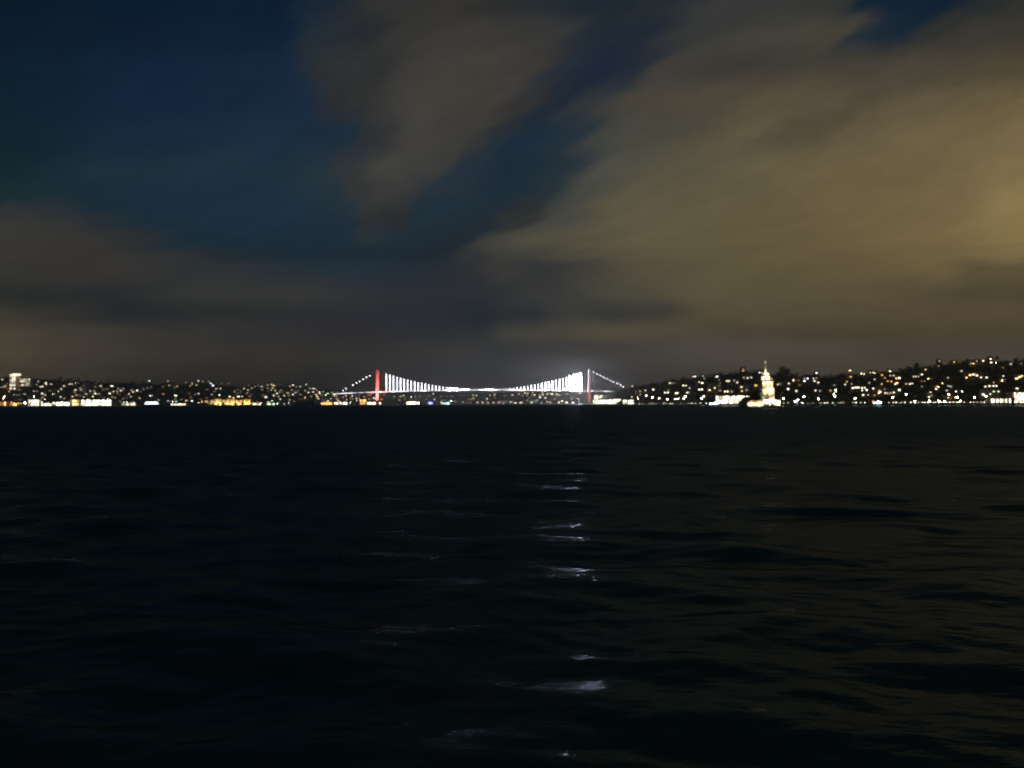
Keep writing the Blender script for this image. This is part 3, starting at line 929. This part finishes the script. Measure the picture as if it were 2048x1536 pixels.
    # bay on the right of the shaft
    MB().box(b, b + 1.1, 2.6, 6, 0, zz(776)).build('stair_turret', M_LIME, root)
    # landing stage
    MB().box(X(1478), X(1573), -6.2, -3.2, -.4, .12).build('landing_stage', M_QUAY, root)
    # floodlights along the platform edge
    k = 0
    for (px_, y_, tx, tz, pw, an) in sorted(((1500, -5.0, -10, 2, 900, 100), (1516, -5.0, -5, 3, 900, 100), (1530, -5.5, 0, 12, 9000, 75), (1545, -5.5, 0, 16, 12000, 75), (1556, -5.0, 2, 8, 4500, 90), (1564, 3.0, 1.5, 12, 6000, 80), (1520, -5.6, .4, 22, 34000, 34), (1552, -5.6, .4, 22, 34000, 34))):
        k += 1
        spot_lamp('floodlight', f"small floodlight on the islet's landing stage, {ordn(k)} from the left", (cx + X(px_), D + y_, 1.6), (cx + tx, D + 4, tz + 1), 'w', pw * 1.25, an, 'floodlights round the islet tower', .28)
    # lamps up on the lantern cornice and down in the court
    spot_lamp('floodlight', 'small floodlight on the tower cornice, left one, aimed at the dome and spire', (cx + ccx - 1.6, D + ccy - rr - .1, Z(749.2)), (cx + ccx, D + ccy, Z(739)), 'w', 1500, 100, 'floodlights up on the tower', .15)
    spot_lamp('floodlight', 'small floodlight on the tower cornice, right one, aimed at the dome and spire', (cx + ccx + 1.6, D + ccy - rr - .1, Z(749.2)), (cx + ccx, D + ccy, Z(739)), 'w', 1500, 100, 'floodlights up on the tower', .15)
    spot_lamp('floodlight', 'small floodlight in the islet court aimed at the foot of the tower shaft', (cx + b + 1.5, D - .6, 2.4), (cx + b - .5, D + 2.6, 7.5), 'w', 3500, 120, 'floodlights round the islet tower', .2)
    for px_, py_ in ((1526, 786), (1536, 760), (1500, 805), (1515, 805), (1536, 745)):
        LIT.append((px_, py_, 5000))


build_islet_tower()

# ------------------------------------------------------------------ big lit buildings
def lit_block(name, label, cat, px0, px1, ytop, ybot, Y, cols, rows, tint, L, wall, fill=.6, dep=14, seed=0, p_lit=1.0, group=None, roof='flat', zbase=None, fh=.62):
    r = random.Random(seed + int(px0))
    pc = (px0 + px1) / 2
    c = at(pc, ybot, Y)
    zb = c.z if zbase is None else zbase
    wx = (px1 - px0) * Y / F
    h = at(pc, ytop, Y).z - zb
    root = thing(name, label, cat, (c.x, Y + dep / 2, zb - .5), 0, group)
    obj('wall', UB, wall, root, (0, 0, -3), (wx, dep, h + 3.5))
    if roof == 'flat':
        obj('roof', UFLAT, M_SLATE, root, (0, 0, h + .5), (wx, dep, 1.3))
    else:
        obj('roof', URI, M_ROOF, root, (0, 0, h + .5), (wx, dep, min(4, h * .35)))
    for i in range(cols):
        for j in range(rows):
            lx = -wx / 2 + (i + .5) * wx / cols
            lz = .5 + (j + .5) * h / rows
            on = r.random() < p_lit
            Li = L * r.choice((.12, .3, .55, .8, 1.0, 1.2))
            Li = max(.6, round(Li * 2) / 2)
            obj('window', UWIN, glow(tint, Li) if on else M_GLASS, root, (lx, -dep / 2, lz), (wx / cols * fill, .2, h / rows * fh))
            if i < cols:
                pass
    for i in range(cols + 1):
        lx = -wx / 2 + i * wx / cols
        obj('pilaster', UB, wall, root, (max(-wx / 2 + .2, min(wx / 2 - .2, lx)), -dep / 2 - .15, -.5), (.35, .3, h + .9))
    for x in np.arange(px0, px1, 6):
        for y in (ytop + 2, ybot - 2):
            LIT.append((x, y, Y))
    return root


W_ = dict(M_WALLS)
sh = lambda h, p, d=12: h.S(p) + d
lit_block('apartment_tower', 'tall pale apartment tower with bright window columns on the far left', 'building', 19, 31, 748, 779, 2900, 3, 9, 'm', 3.5, W_['white'], .55, 16, p_lit=.95, fh=.7)
o = lit_block('hotel_block', 'lower lit hotel block beside the tall apartment tower', 'building', 41, 60, 757, 772, 2920, 7, 4, 'm', 3, W_['cream'], .6, 16, p_lit=.85)
lit_block('link_building', 'dim building joining the apartment tower and the hotel block', 'building', 31.6, 40.4, 753, 774, 2935, 3, 5, 'o', 2.5, W_['ochre'], .5, 12, p_lit=.6)
# lit roof crown of the tower
c = at(31, 749, 2898)
crown = MB().box(-11, 11, -1, 14, 0, 6).build('roof_sign', glow('m', 2.5), None, loc=(c.x, c.y, c.z - 3))
crown['label'] = 'bright white sign box standing on the tall apartment tower roof'
crown['category'] = 'sign'
WF = [  # waterfront of the left shore
 ('orange-lit quayside shed at the far left edge of the shore', -22, 12, 803, 811, 8, 1, 'o', 5, 'ochre'),
 ('small orange-lit shop between the left edge and the white quay lamp', 14, 34, 806, 811.5, 5, 1, 'o', 4, 'brick'),
 ('low white-lit ferry office right beside the white quay lamp', 56, 78, 799, 812, 4, 2, 'm', 5, 'white'),
 ('cream quayside hall with blazing ground floor left of the ferry terminal', 79, 104, 807, 812.5, 7, 1, 'm', 9, 'cream'),
 ('blazing white ferry terminal hall on the left waterfront', 105, 139, 804, 812.5, 9, 1, 'm', 10, 'white'),
 ('golden-lit kiosk between two blazing terminal halls', 140, 158, 799, 812, 4, 2, 'y', 4, 'ochre'),
 ('longest white-lit terminal hall ending at the bright mast lamp', 159, 222, 799.5, 811.5, 14, 2, 'm', 9, 'white'),
 ('small warm-lit boathouse just right of the terminal halls', 243, 271, 806, 811, 6, 1, 'w', 4, 'cream'),
 ('short warm-lit landing shed left of the golden palace', 341, 372, 807, 810.5, 5, 1, 'w', 4, 'grey'),
 ('low warm-lit quayside row right of the golden palace', 503, 521, 806.5, 810.5, 6, 1, 'w', 6, 'cream'),
 ('low greenish-lit landing between palace and bridge', 533, 549, 806, 810.5, 5, 1, 'g', 5, 'grey'),
 ('thin row of white-lit quay kiosks left of the bridge approach', 619, 637, 807, 809.5, 6, 1, 'm', 5, 'white'),
 ('orange-lit waterside restaurant left of the bridge approach', 641, 664, 805, 809.5, 7, 1, 'o', 6, 'ochre'),
 ('white-lit waterside cafe below the bridge approach', 668, 694, 804, 809.5, 7, 1, 'm', 8, 'white'),
 ('square orange-lit house left of the red bridge tower', 720, 732, 798.5, 805, 4, 2, 'o', 5, 'ochre'),
 ('warm-lit waterside hall at the foot of the left bridge tower', 734, 762, 804.5, 809, 8, 1, 'w', 7, 'cream'),
]
for k, (lab, a, b, yt, yb, nc, nr, ti, L, wl) in enumerate(WF):
    pc = (a + b) / 2
    lit_block('waterfront_building', lab, 'building', a, b, yt, yb, LEFT.S(pc) + 10, nc, nr, ti, L * .9, W_[wl], .7, 14, k, group='lit buildings along the left waterfront', zbase=2.2, fh=.75)
FW = [
 ('small domed warm-lit building right of the left bridge tower', 769, 782, 800, 808, 4, 1, 'w', 4, 'ochre', 5000),
 ('white-lit waterside restaurant under the left hangers', 813, 838, 803.5, 808.5, 8, 1, 'm', 10, 'cream', 5100),
 ('violet-lit waterside club under the bridge', 855, 866, 803.5, 807.5, 4, 1, 'b', 9, 'grey', 5100),
 ('greenish-lit landing hall under the bridge', 884, 898, 805, 810, 5, 1, 't', 10, 'grey', 5100),
]
for k, (lab, a, b, yt, yb, nc, nr, ti, L, wl, Y) in enumerate(FW):
    lit_block('waterfront_building', lab, 'building', a, b, yt, yb, Y, nc, nr, ti, L, W_[wl], .8, 14, 40 + k, group='lit buildings on the far shore', zbase=2.2, fh=.8)
RW = [
 ('large blazing waterside hall right below the right bridge tower, lower row', 1186, 1216, 800, 808, 9, 2, 'm', 9, 'cream', 3000),
 ('blazing long hall above the waterside right of the bridge tower', 1189, 1232, 790.5, 796.5, 12, 2, 'm', 9, 'cream', 3900),
 ('bright yellowish hall on the shore at the right end of the bridge', 1217, 1243, 798.5, 807.5, 8, 2, 'm', 9, 'white', 2700),
 ('bright waterside hall where the right shore meets the hill', 1246, 1268, 800, 807.5, 6, 2, 'm', 8, 'cream', 2080),
 ('long blazing white restaurant left of the islet tower', 1432, 1500, 791.5, 805, 18, 2, 'm', 9, 'cream', 1330),
 ('brightly lit large building at the right edge of the shore', 2028, 2062, 785, 805, 9, 4, 'w', 7, 'ochre', 1025),
 ('low warm-lit quayside arcade left of the right-edge building', 1982, 2022, 797, 805, 11, 1, 'm', 6, 'cream', 1020),
]
for k, (lab, a, b, yt, yb, nc, nr, ti, L, wl, Y) in enumerate(RW):
    lit_block('waterfront_building', lab, 'building', a, b, yt, yb, Y, nc, nr, ti, L * .8, W_[wl], .7, 12, 80 + k, group='lit buildings along the right waterfront', zbase=2.1, fh=.8)

# golden palace on the left shore
def palace():
    Y = LEFT.S(448) + 16
    c = at(448, 805, Y)
    sc = Y / F
    root = thing('palace', 'long golden floodlit palace on the left waterfront', 'palace', (c.x, Y, 2.2))
    X = lambda p: (p - 448) * sc
    gold = mat('palace_stone', (.62, .5, .28), .85, .12, .3)
    secs = [(402, 443, 22), (446, 452, 19), (453, 470, 22), (471, 484, 18), (487, 501, 20)]
    for (a, b, h) in secs:
        MB().box(X(a), X(b), 0, 24, 0, h).build('wing', gold, root)
        MB().box(X(a) - .6, X(b) + .6, -.7, 24.6, h, h + 1.2).build('cornice', gold, root)
        MB().box(X(a) + 2, X(b) - 2, 3, 21, h + 1.2, h + 3).build('roof', M_SLATE, root)
        n = max(2, int((X(b) - X(a)) / 7))
        for i in range(n):
            xx = X(a) + (i + .5) * (X(b) - X(a)) / n
            for zz in (3, 11):
                MB().box(xx - 1.1, xx + 1.1, -.12, .06, zz, zz + 5).build('window', glow('y', 3.0) if (i + int(zz)) % 3 else M_GLASS, root)
            MB().lathe([(.6, 0), (.5, h - 1.5), (.8, h - .2)], 8, xx - (X(b) - X(a)) / n / 2 + .7, -.6).build('column', gold, root)
    MB().box(X(394), X(504), -9, 0, -1.5, .8).build('terrace', M_QUAY, root)
    for i, p in enumerate((405, 414, 423, 432, 441, 455, 465, 477, 491, 499)):
        spot_lamp('floodlight', f"golden floodlight on the palace terrace, {ordn(i + 1)} from the left", (c.x + X(p), Y - 8, 4.4), (c.x + X(p) + 1, Y, 14), 'y', 26000, 130, 'floodlights before the golden palace', .4)
    for x in range(396, 504, 6):
        LIT.append((x, 800, Y)); LIT.append((x, 807, Y))


palace()

# minaret with lit gallery on the right ridge
def minaret(pxc, ytop, ybase, hill, tint, L, label):
    t = hill.solve(pxc, ybase + 6)
    g = hill.point(pxc, t)
    Y = g[1]
    top = at(pxc, ytop, Y).z - g[2]
    r0 = 1.3
    root = thing('minaret', label, 'minaret', (g[0], Y, g[2] - 1))
    MB().lathe([(r0 * 1.3, 0), (r0, 4), (r0 * .85, top * .72)], 10).build('shaft', M_LIME, root)
    MB().lathe([(r0 * .85, top * .72), (r0 * 1.7, top * .74), (r0 * 1.7, top * .78), (r0 * .8, top * .78)], 10).build('balcony', M_LIME, root)
    MB().lathe([(r0 * .75, top * .78), (r0 * .75, top * .88)], 10).build('upper_shaft', M_LIME, root)
    MB().lathe([(r0, top * .88), (.08, top + 1)], 10).build('cone_roof', M_SLATE, root)
    for k in range(6):
        a = k * math.pi / 3
        MB().box(-.35, .35, -.3, .3, 0, 1.0).build('gallery_lamp', glow(tint, L), root, loc=(r0 * 1.5 * math.cos(a), r0 * 1.5 * math.sin(a), top * .79))
    MB().lathe([(r0 * .8, top * .80), (r0 * .8, top * .87)], 10).build('lit_band', glow(tint, L * .5), root)
    LIT.append((pxc, (ytop + ybase) / 2, Y))


minaret(1701, 736, 752, RIGHT, 'y', 5, 'slim minaret with yellow-lit gallery standing on the right ridge')

# ------------------------------------------------------------------ street lamps
HEAD = mesh('lamp_globe', *MB().lathe([(.12, -.42), (.42, -.2), (.42, .2), (.12, .42)], 8).__dict__.values())
POLE = mesh('lamp_pole', *MB().lathe([(.16, 0), (.16, .02), (.09, 1.0)], 6).__dict__.values())


def street_lamp(px_, py_, Y, zb, tint, L, label, group, hs=1.0, name='street_lamp'):
    p = at(px_, py_, Y)
    h = max(p.z - zb, 2.5)
    root = thing(name, label, 'street lamp', (p.x, Y, zb), 0, group)
    obj('pole', POLE, M_DARK, root, (0, 0, 0), (1, 1, h))
    obj('bracket', UB, M_DARK, root, (0, 0, h - .75 * hs), (.5 * hs, .12, .12))
    obj('globe', HEAD, glow(tint, L), root, (0, 0, h), (hs, hs, hs))
    LIT.append((px_, py_, Y))


RL = [(1276, 797, 'm'), (1292.5, 791, 'm'), (1305, 795, 'm'), (1318, 796, 'm'), (1335, 798, 'm'), (1350, 798, 'm'), (1356, 797.5, 'm'), (1367, 798, 'm'), (1371, 793, 'm'), (1403, 797, 'm'), (1407, 793, 'm'),
      (1567, 797, 'm'), (1590, 803, 'c'), (1596, 800, 'c'), (1608, 793, 'm'), (1637.5, 798, 'm'), (1668, 788, 'm'), (1672, 781, 'm'), (1670, 792, 'm'), (1710, 797, 'm'), (1786, 795, 'm'), (1812, 789, 'm'), (1898, 789, 'm'), (1915, 795, 'm'), (1949, 795, 'm'), (1972, 793, 'm'), (1830, 803, 'm'), (1859, 802, 'm'), (1878, 802.5, 'm'), (1889, 803, 'm'), (1921, 802, 'm')]
RL.sort()
for i, (x, y, ti) in enumerate(RL):
    Y = RIGHT.S(x) + 5 + (i % 3) * 3
    side = 'left' if x < 1536 else 'right'
    k = i + 1 if x < 1536 else i + 1 - sum(1 for q in RL if q[0] < 1536)
    street_lamp(x, y, Y, 2.0, ti, 105 * (Y / 1100) ** 1.2, f"white globe street lamp on the quay {side} of the islet tower, {ordn(k)} from the left", 'globe lamps along the right quay', 1.05)
# lamps added among the hillside houses to brighten their fronts
for place, step_, nm in (('on the right hillside', 3, 'right'), ('on the left hillside', 4, 'left')):
    r = random.Random(17)
    hs_ = sorted(q for q in HOUSES if q[0] == place)[1::step_]
    for i, (_, xc, gx, Y, zb, wx) in enumerate(hs_):
        ti = r.choice('oywyo')
        root = thing('fill_lamp', f"{'orange' if ti == 'o' else 'yellowish'} added fill lamp between the {nm} hill houses, {ordn(i + 1)} from the left", 'street lamp', (gx + r.uniform(-.6, .6) * wx, Y - r.uniform(3.5, 6), zb + .3), 0, f'added fill lamps on the {nm} hillside')
        obj('pole', POLE, M_DARK, root, (0, 0, 0), (1, 1, 5.2))
        obj('bracket', UB, M_DARK, root, (0, 0, 4.7), (.5, .12, .12))
        obj('globe', HEAD, glow(ti, r.choice((22, 34, 50)) * (1.0 if nm == 'right' else 1.8)), root, (0, 0, 5.2), (.8, .8, .8))

# tiny promenade lamps close to the ground
lowx = [x for x in range(1256, 1420, 7)] + [x for x in range(1560, 1760, 8)] + [x for x in range(1780, 1985, 7)]
r = random.Random(3)
lowx = [x + r.uniform(-2.5, 2.5) for x in lowx if r.random() < .86 and not 1690 < x < 1700 and not 1500 < x < 1560]
for i, x in enumerate(lowx):
    Y = RIGHT.S(x) + 3.0
    root = thing('bollard_light', f"low bollard light on the right quay edge, {ordn(i + 1)} from the left", 'bollard light', (ray(x, horizon(x))[0] * Y, Y, 2.0), 0, 'bollard lights along the right quay')
    obj('post', POLE, M_DARK, root, (0, 0, 0), (1.4, 1.4, .9))
    obj('globe', HEAD, glow('m' if i % 4 else 'g', 18 * r.choice([.5, 1, 1.6])), root, (0, 0, 1.15), (.75, .75, .6))
    LIT.append((x, 804, Y))
LLs = [(50, 806, 'c', 260, 2.6), (68, 793, 'c', 60, 1.6), (220, 805, 'c', 200, 2.4), (215, 799, 'p', 60, 1.6), (554, 807.5, 't', 150, 2.2), (568, 807, 'c', 60, 1.6), (578, 806, 'c', 60, 1.6), (90, 799, 'm', 60, 1.6), (9, 793, 'm', 70, 2.0), (7, 797, 'y', 60, 1.8), (360, 808, 'm', 60, 1.6), (369, 807.5, 'm', 45, 1.4),
       (588, 803, 'c', 12, 1.2), (240, 802, 'g', 12, 1.2)]
LLs.sort()
for i, (x, y, ti, L, hs) in enumerate(LLs):
    Y = LEFT.S(x) + 4
    street_lamp(x, y, Y, 2.0, ti, L * .8, f"{'dazzling' if L > 100 else 'bright' if L > 20 else 'dim'} mast lamp on the left waterfront, {ordn(i + 1)} mast lamp from the left", 'mast lamps along the left waterfront', hs, 'mast_lamp')
r = random.Random(8)
k = 0
for x in [-14, -5, 3, 10, 16, 24, 29, 36, 42, 66, 74, 84, 97, 124, 133, 247, 254, 262, 268, 345, 352, 398, 508, 515, 522, 537, 544, 600, 625, 631, 648, 656, 680, 687, 702, 713, 741, 748, 755]:
    k += 1
    Y = LEFT.S(x) + 5
    ti = 'o' if x < 45 else ('w' if r.random() < .7 else 'c')
    street_lamp(x, 811 - 6.5 * x / 2048 - r.uniform(4, 8), Y, 2.0, ti, r.uniform(20, 45), f"small {'orange' if ti == 'o' else 'warm' if ti == 'w' else 'cool white'} quay lamp on the left waterfront, {ordn(k)} quay lamp from the left", 'quay lamps along the left waterfront', 1.3)

# ------------------------------------------------------------------ boats
def boat(label, px0, px1, Y, ztop, tint, L, nwin, hull_h, lamps=(), heading=0.0, hullmat=M_HULL, cabmat=M_WHITE, decks=2, cat='ferry', name='ferry'):
    pc = (px0 + px1) / 2
    u, _ = ray(pc, horizon(pc))
    ln = (px1 - px0) * Y / F
    root = thing(name, label, cat, (u * Y, Y, 0), heading)
    bm_ = ln * .13 if ln > 20 else ln * .2
    secs = []
    for (fx, fw, fz) in ((-.5, .72, 1.0), (-.42, .95, .95), (0, 1, .92), (.3, .85, 1.0), (.43, .45, 1.15), (.5, .04, 1.35)):
        hw = bm_ * fw
        secs.append([(fx * ln, -hw, hull_h * fz), (fx * ln, -hw * .75, -.8), (fx * ln, hw * .75, -.8), (fx * ln, hw, hull_h * fz)])
    MB().rings(secs).build('hull', hullmat, root)
    dh = (ztop - hull_h) / decks
    for d in range(decks):
        s_ = .84 - .14 * d
        z0 = hull_h * .95 + d * dh
        cb = MB().box(-.42 * ln * s_ - .03 * ln, .36 * ln * s_, -bm_ * .8, bm_ * .8, z0, z0 + dh * .92).build('cabin', cabmat, root)
        x0, x1 = -.42 * ln * s_ - .02 * ln, .35 * ln * s_
        for i in range(nwin):
            xx = x0 + (i + .5) * (x1 - x0) / nwin
            ww = (x1 - x0) / nwin * .38
            MB().box(xx - ww, xx + ww, -bm_ * .8 - .06, -bm_ * .8 + .02, z0 + dh * .28, z0 + dh * .78).build('window', glow(tint, L) if L else M_GLASS, cb)
        MB().box(-.45 * ln * s_ - .03 * ln, .38 * ln * s_, -bm_ * .86, bm_ * .86, z0 + dh * .92, z0 + dh).build('deck_roof', cabmat, root)
    MB().box(.1 * ln, .22 * ln, -bm_ * .4, bm_ * .4, ztop, ztop + dh * .7).build('wheelhouse', cabmat, root)
    MB().lathe([(ln * .02, ztop), (ln * .018, ztop + dh * .9)], 10, -.1 * ln, 0).build('funnel', M_DARK, root)
    MB().tube((.05 * ln, 0, ztop), (.05 * ln, 0, ztop + dh * 1.8), .12, .05, 5).build('mast', M_DARK, root)
    for (fx, z, ti, LL, rr) in lamps:
        MB().lathe([(rr * .3, -rr), (rr, -rr * .5), (rr, rr * .5), (rr * .3, rr)], 8).build('deck_lamp', glow(ti, LL), root, loc=(fx * ln, -bm_ * .9, z))
    LIT.append((pc, 805, 9999))
    return root


boat('white-lit passenger ferry with dark hull in front of the left shore', 286, 327, 2300, 13.5, 'p', 7, 14, 6.0)
boat('dark unlit ferry lying between the golden palace and the bridge', 590, 642, 2700, 17, 'p', 0, 12, 7.0, cabmat=mat('ferry_grey', (.2, .22, .25), .6, .1, .3))
boat('small boat with dazzling cyan-white deck lamp by the right quay', 1742, 1764, 960, 4.2, 't', 8, 5, 1.4, lamps=((.1, 3.6, 'c', 60, .7), (.28, 3.0, 'c', 40, .55), (-.4, 4.6, 'r', 14, .4)), decks=1, cat='boat', name='motor_boat')
boat('small boat with bluish-white lamps left of the blazing restaurant', 1414, 1440, 1000, 3.6, 'c', 8, 6, 1.4, lamps=((.1, 3.4, 'c', 40, .6), (-.25, 2.6, 'c', 22, .5)), decks=1, cat='boat', name='motor_boat')

# ------------------------------------------------------------------ trees
def tree_meshes(seed, h, w, n_clump, n_leaf, leaf, columnar=False):
    r = random.Random(seed)
    t = MB()
    t.lathe([(.34, -1), (.28, h * .15), (.2, h * .45), (.06, h * .8)], 6)
    cl = []
    for i in range(n_clump):
        a = r.uniform(0, 6.28)
        if columnar:
            z = h * (.12 + .85 * (i + .5) / n_clump); rad = w * .18 * (1 - i / n_clump); cr = w * (.45 - .36 * i / n_clump)
        else:
            z = h * r.uniform(.42, .88); rad = w * .33 * math.sqrt(r.random()) * (1.1 - abs(z / h - .6)); cr = w * r.uniform(.17, .27)
        c = Vector((math.cos(a) * rad, math.sin(a) * rad, z))
        cl.append((c, cr))
        if not columnar:
            t.tube((0, 0, h * r.uniform(.28, .45)), c, .11, .03, 4)
    f = MB()
    for c, cr in cl:
        for _ in range(n_leaf):
            d = Vector((r.gauss(0, 1), r.gauss(0, 1), r.gauss(0, .8))).normalized() * cr * r.random() ** .4
            p = c + d
            a = Vector((r.gauss(0, 1), r.gauss(0, 1), r.gauss(0, 1))).normalized() * leaf * r.uniform(.6, 1.3)
            b = a.cross(Vector((r.gauss(0, 1), r.gauss(0, 1), r.gauss(0, 1)))).normalized() * leaf * r.uniform(.5, 1.0)
            f.add([p - a, p + b * .6, p + a, p - b * .6], [(0, 1, 2, 3)])
    return mesh('trunk', t.v, t.f), mesh('crown', f.v, f.f)


TREES = [tree_meshes(1, 11, 10, 9, 70, .55), tree_meshes(2, 9, 9, 8, 70, .5), tree_meshes(3, 13, 9.5, 10, 70, .55), tree_meshes(4, 8, 8, 7, 70, .5)]
CYP = tree_meshes(9, 13, 3.6, 10, 60, .4, True)


def tree(g, kind, sc, rz, label, group, name='tree', mi=0):
    root = thing(name, label, 'tree', g, rz, group)
    tm, cm = kind
    obj('trunk', tm, M_BARK, root, None, (sc, sc, sc))
    obj('crown', cm, M_LEAF[mi % 3], root, None, (sc, sc, sc))


def clear(px_, ytop, ybot, half, Y):
    for (lx, ly, lY) in LIT:
        if abs(lx - px_) < half + 1.5 and ytop - 2 < ly < ybot + 1 and lY > Y - 12:
            return False
    return True


def plant(hill, n, p0, p1, tmin, tmax, label, group, seed, smin=.7, smax=1.2, kinds=TREES):
    r = random.Random(seed)
    done = 0
    tries = 0
    found = []
    while done < n and tries < n * 12:
        tries += 1
        p = r.uniform(p0, p1)
        t = tmin + (tmax - tmin) * r.random()
        g = hill.point(p, t)
        sc = r.uniform(smin, smax)
        kk = r.randrange(len(kinds))
        Y = g[1]
        u, w = g[0] / Y, (g[2] - CAM_Z) / Y
        ybot = horizon(p) - w * F
        ytop = ybot - 11.5 * sc * F / Y
        if t < .95 and not clear(p, ytop, ybot, 4.6 * sc * F / Y, Y):
            continue
        found.append((p, (g[0], g[1], g[2] - .4), kk, sc, r.uniform(0, 6.28), r.randrange(3)))
        done += 1
    for i, (p, g, kk, sc, rz, mi) in enumerate(sorted(found)):
        tree(g, kinds[kk], sc, rz, f"{label}, {ordn(i + 1)} from the left", group, mi=mi)


plant(RIGHT, 75, 1255, 2100, .97, 1.06, 'dark leafy tree on the right hill skyline', 'trees along the skyline of the right hill', 1, .45, .85)
plant(RIGHT, 78, 1270, 2100, .12, .95, 'dark leafy tree among the right hill houses', 'trees between the houses of the right hill', 2, .7, 1.25)
plant(RIGHT, 40, 1262, 2060, .035, .07, 'small leafy tree on the lamplit right quay', 'trees along the right quay', 5, .4, .75)
plant(LEFT, 50, -40, 690, .97, 1.05, 'dark leafy tree on the left hill skyline', 'trees along the skyline of the left hill', 3, .8, 1.5)
plant(LEFT, 50, -40, 720, .1, .9, 'dark leafy tree among the left hill houses', 'trees between the houses of the left hill', 4, .8, 1.4)

# dark trees standing before the blazing waterfront halls
def front_trees(hill, p0, p1, n, dY, seed, where, hmin, hmax):
    r = random.Random(seed)
    for i in range(n):
        p = p0 + (i + r.uniform(.1, .9)) * (p1 - p0) / n
        Y = hill.S(p) + dY
        g = at(p, horizon(p), Y)
        h = r.uniform(hmin, hmax)
        kk = r.randrange(4)
        tree((g.x, Y, 1.9), TREES[kk], h / (11, 9, 13, 8)[kk], r.uniform(0, 6), f"dark tree before the {where}, {ordn(i + 1)} of {num(n)} from the left", 'trees before the waterfront halls', 'quay_tree', i)


front_trees(LEFT, 56, 222, 11, 6, 1, 'left ferry halls', 5, 10)
front_trees(LEFT, 642, 762, 7, 6, 2, 'left tower cafes', 5, 10)
front_trees(RIGHT, 1200, 1268, 9, 6, 3, 'halls under the right bridge tower', 6, 14)
front_trees(RIGHT, 1440, 1500, 6, 6, 4, 'long blazing restaurant', 3.5, 7)
front_trees(RIGHT, 1980, 2048, 6, 5, 5, 'right-edge lit building', 4, 8)

# the great dark clump of pines behind the islet tower
r = random.Random(77)
big = tree_meshes(31, 26, 20, 22, 90, .8)
for i, (x, y, s_) in enumerate(((1566, 733, 1.0), (1577, 738, .85), (1556, 744, .6))):
    g = RIGHT.point(x, .93)
    Y = g[1]
    h = at(x, y, Y).z - g[2]
    tree((g[0], g[1], g[2] - .5), big, h / 24.0, i * 2.1, ['tallest dark round pine on the ridge just right of the islet tower', 'second tall dark pine on the ridge, right of the tallest one', 'smaller dark pine on the ridge left of the tallest one'][i], 'tall pines behind the islet tower', 'pine_tree', i)
# two dark trees in the islet's court
for i, (x, ytop, s_) in enumerate(((1508, 783, 1), (1518, 780, 1))):
    g = at(x, horizon(x), 520.5)
    h = at(x, ytop, 520.5).z - .8
    tree((g.x, 520.5 + i, .8), TREES[i], h / (11, 9)[i], i * 1.3, ['dark tree in the islet court, left one of two beside the tower', 'taller dark tree in the islet court, next to the tower shaft'][i], 'trees in the islet court', 'court_tree', i)
# lamplit cypresses and bushes on the right quay
for i, (x, ytop) in enumerate(((1614, 787), (1383, 789), (1675, 792), (1624, 799), (1797, 795))):
    Y = RIGHT.S(x) + 7
    g = at(x, horizon(x), Y)
    h = at(x, ytop, Y).z - 2
    tree((g.x, Y, 1.9), CYP, h / 13.0, i, f"slim lamplit cypress on the right quay, {ordn([1383, 1614, 1624, 1675, 1797].index(x) + 1)} cypress from the left", 'cypresses on the right quay', 'cypress_tree', 2)
    k = obj('spike_light', UWIN, glow('g', 7), None, (g.x, Y - 3.0, 2.25), (.7, .5, .35))
    k['label'] = f"small ground spotlight at the foot of the {ordn([1383, 1614, 1624, 1675, 1797].index(x) + 1)} quay cypress"
    k['category'] = 'ground light'
    k['group'] = 'ground lights under the cypresses'

# woods filling the slopes: too dense to count
def woods(hill, n, p0, p1, t0, t1, seed, size, name, label):
    r = random.Random(seed)
    f = MB()
    for _ in range(n):
        p = r.uniform(p0, p1)
        t = r.uniform(t0, t1)
        g = hill.point(p, t)
        Y = g[1]
        s = size * r.uniform(.6, 1.3)
        w = (g[2] - CAM_Z) / Y
        yb = horizon(p) - w * F
        if not clear(p, yb - s * 1.1 * F / Y, yb, s * .6 * F / Y, Y):
            continue
        for _ in range(26):
            d = Vector((r.gauss(0, .4), r.gauss(0, .4), abs(r.gauss(0, .42)))) * s
            q = Vector(g) + d
            a = Vector((r.gauss(0, 1), r.gauss(0, 1), r.gauss(0, 1))).normalized() * s * .16
            b = a.cross(Vector((r.gauss(0, 1), r.gauss(0, 1), r.gauss(0, 1)))).normalized() * s * .13
            f.add([q - a, q + b, q + a, q - b], [(0, 1, 2, 3)])
    o = f.build(name, M_LEAF[1])
    o['kind'] = 'stuff'
    o['label'] = label
    o['category'] = 'woods'


woods(RIGHT, 1700, 1230, 2300, .12, 1.03, 6, 7, 'woods', 'dark scrub and woods covering the right hillside')
woods(LEFT, 900, -300, 760, .08, 1.02, 7, 10, 'woods', 'dark scrub and woods covering the left hillside')
woods(FAR, 300, 700, 1250, .1, 1.02, 8, 14, 'woods', 'dark distant woods behind the bridge')


# ------------------------------------------------------------------ thin scattering air, added to put a lens-like bloom round the lights
def bloom_haze(density):
    o = MB().box(-22000, 22000, -60, 14000, -6, 210).build('bloom_haze', None)
    m = bpy.data.materials.new('bloom_haze')
    m.use_nodes = True
    nt = m.node_tree
    nt.nodes.clear()
    v = nt.nodes.new('ShaderNodeVolumePrincipled')
    v.inputs['Color'].default_value = (.9, .93, 1, 1)
    v.inputs['Density'].default_value = density
    v.inputs['Anisotropy'].default_value = .7
    out = nt.nodes.new('ShaderNodeOutputMaterial')
    nt.links.new(v.outputs[0], out.inputs['Volume'])
    o.data.materials.append(m)
    o['kind'] = 'stuff'


bloom_haze(HAZE)
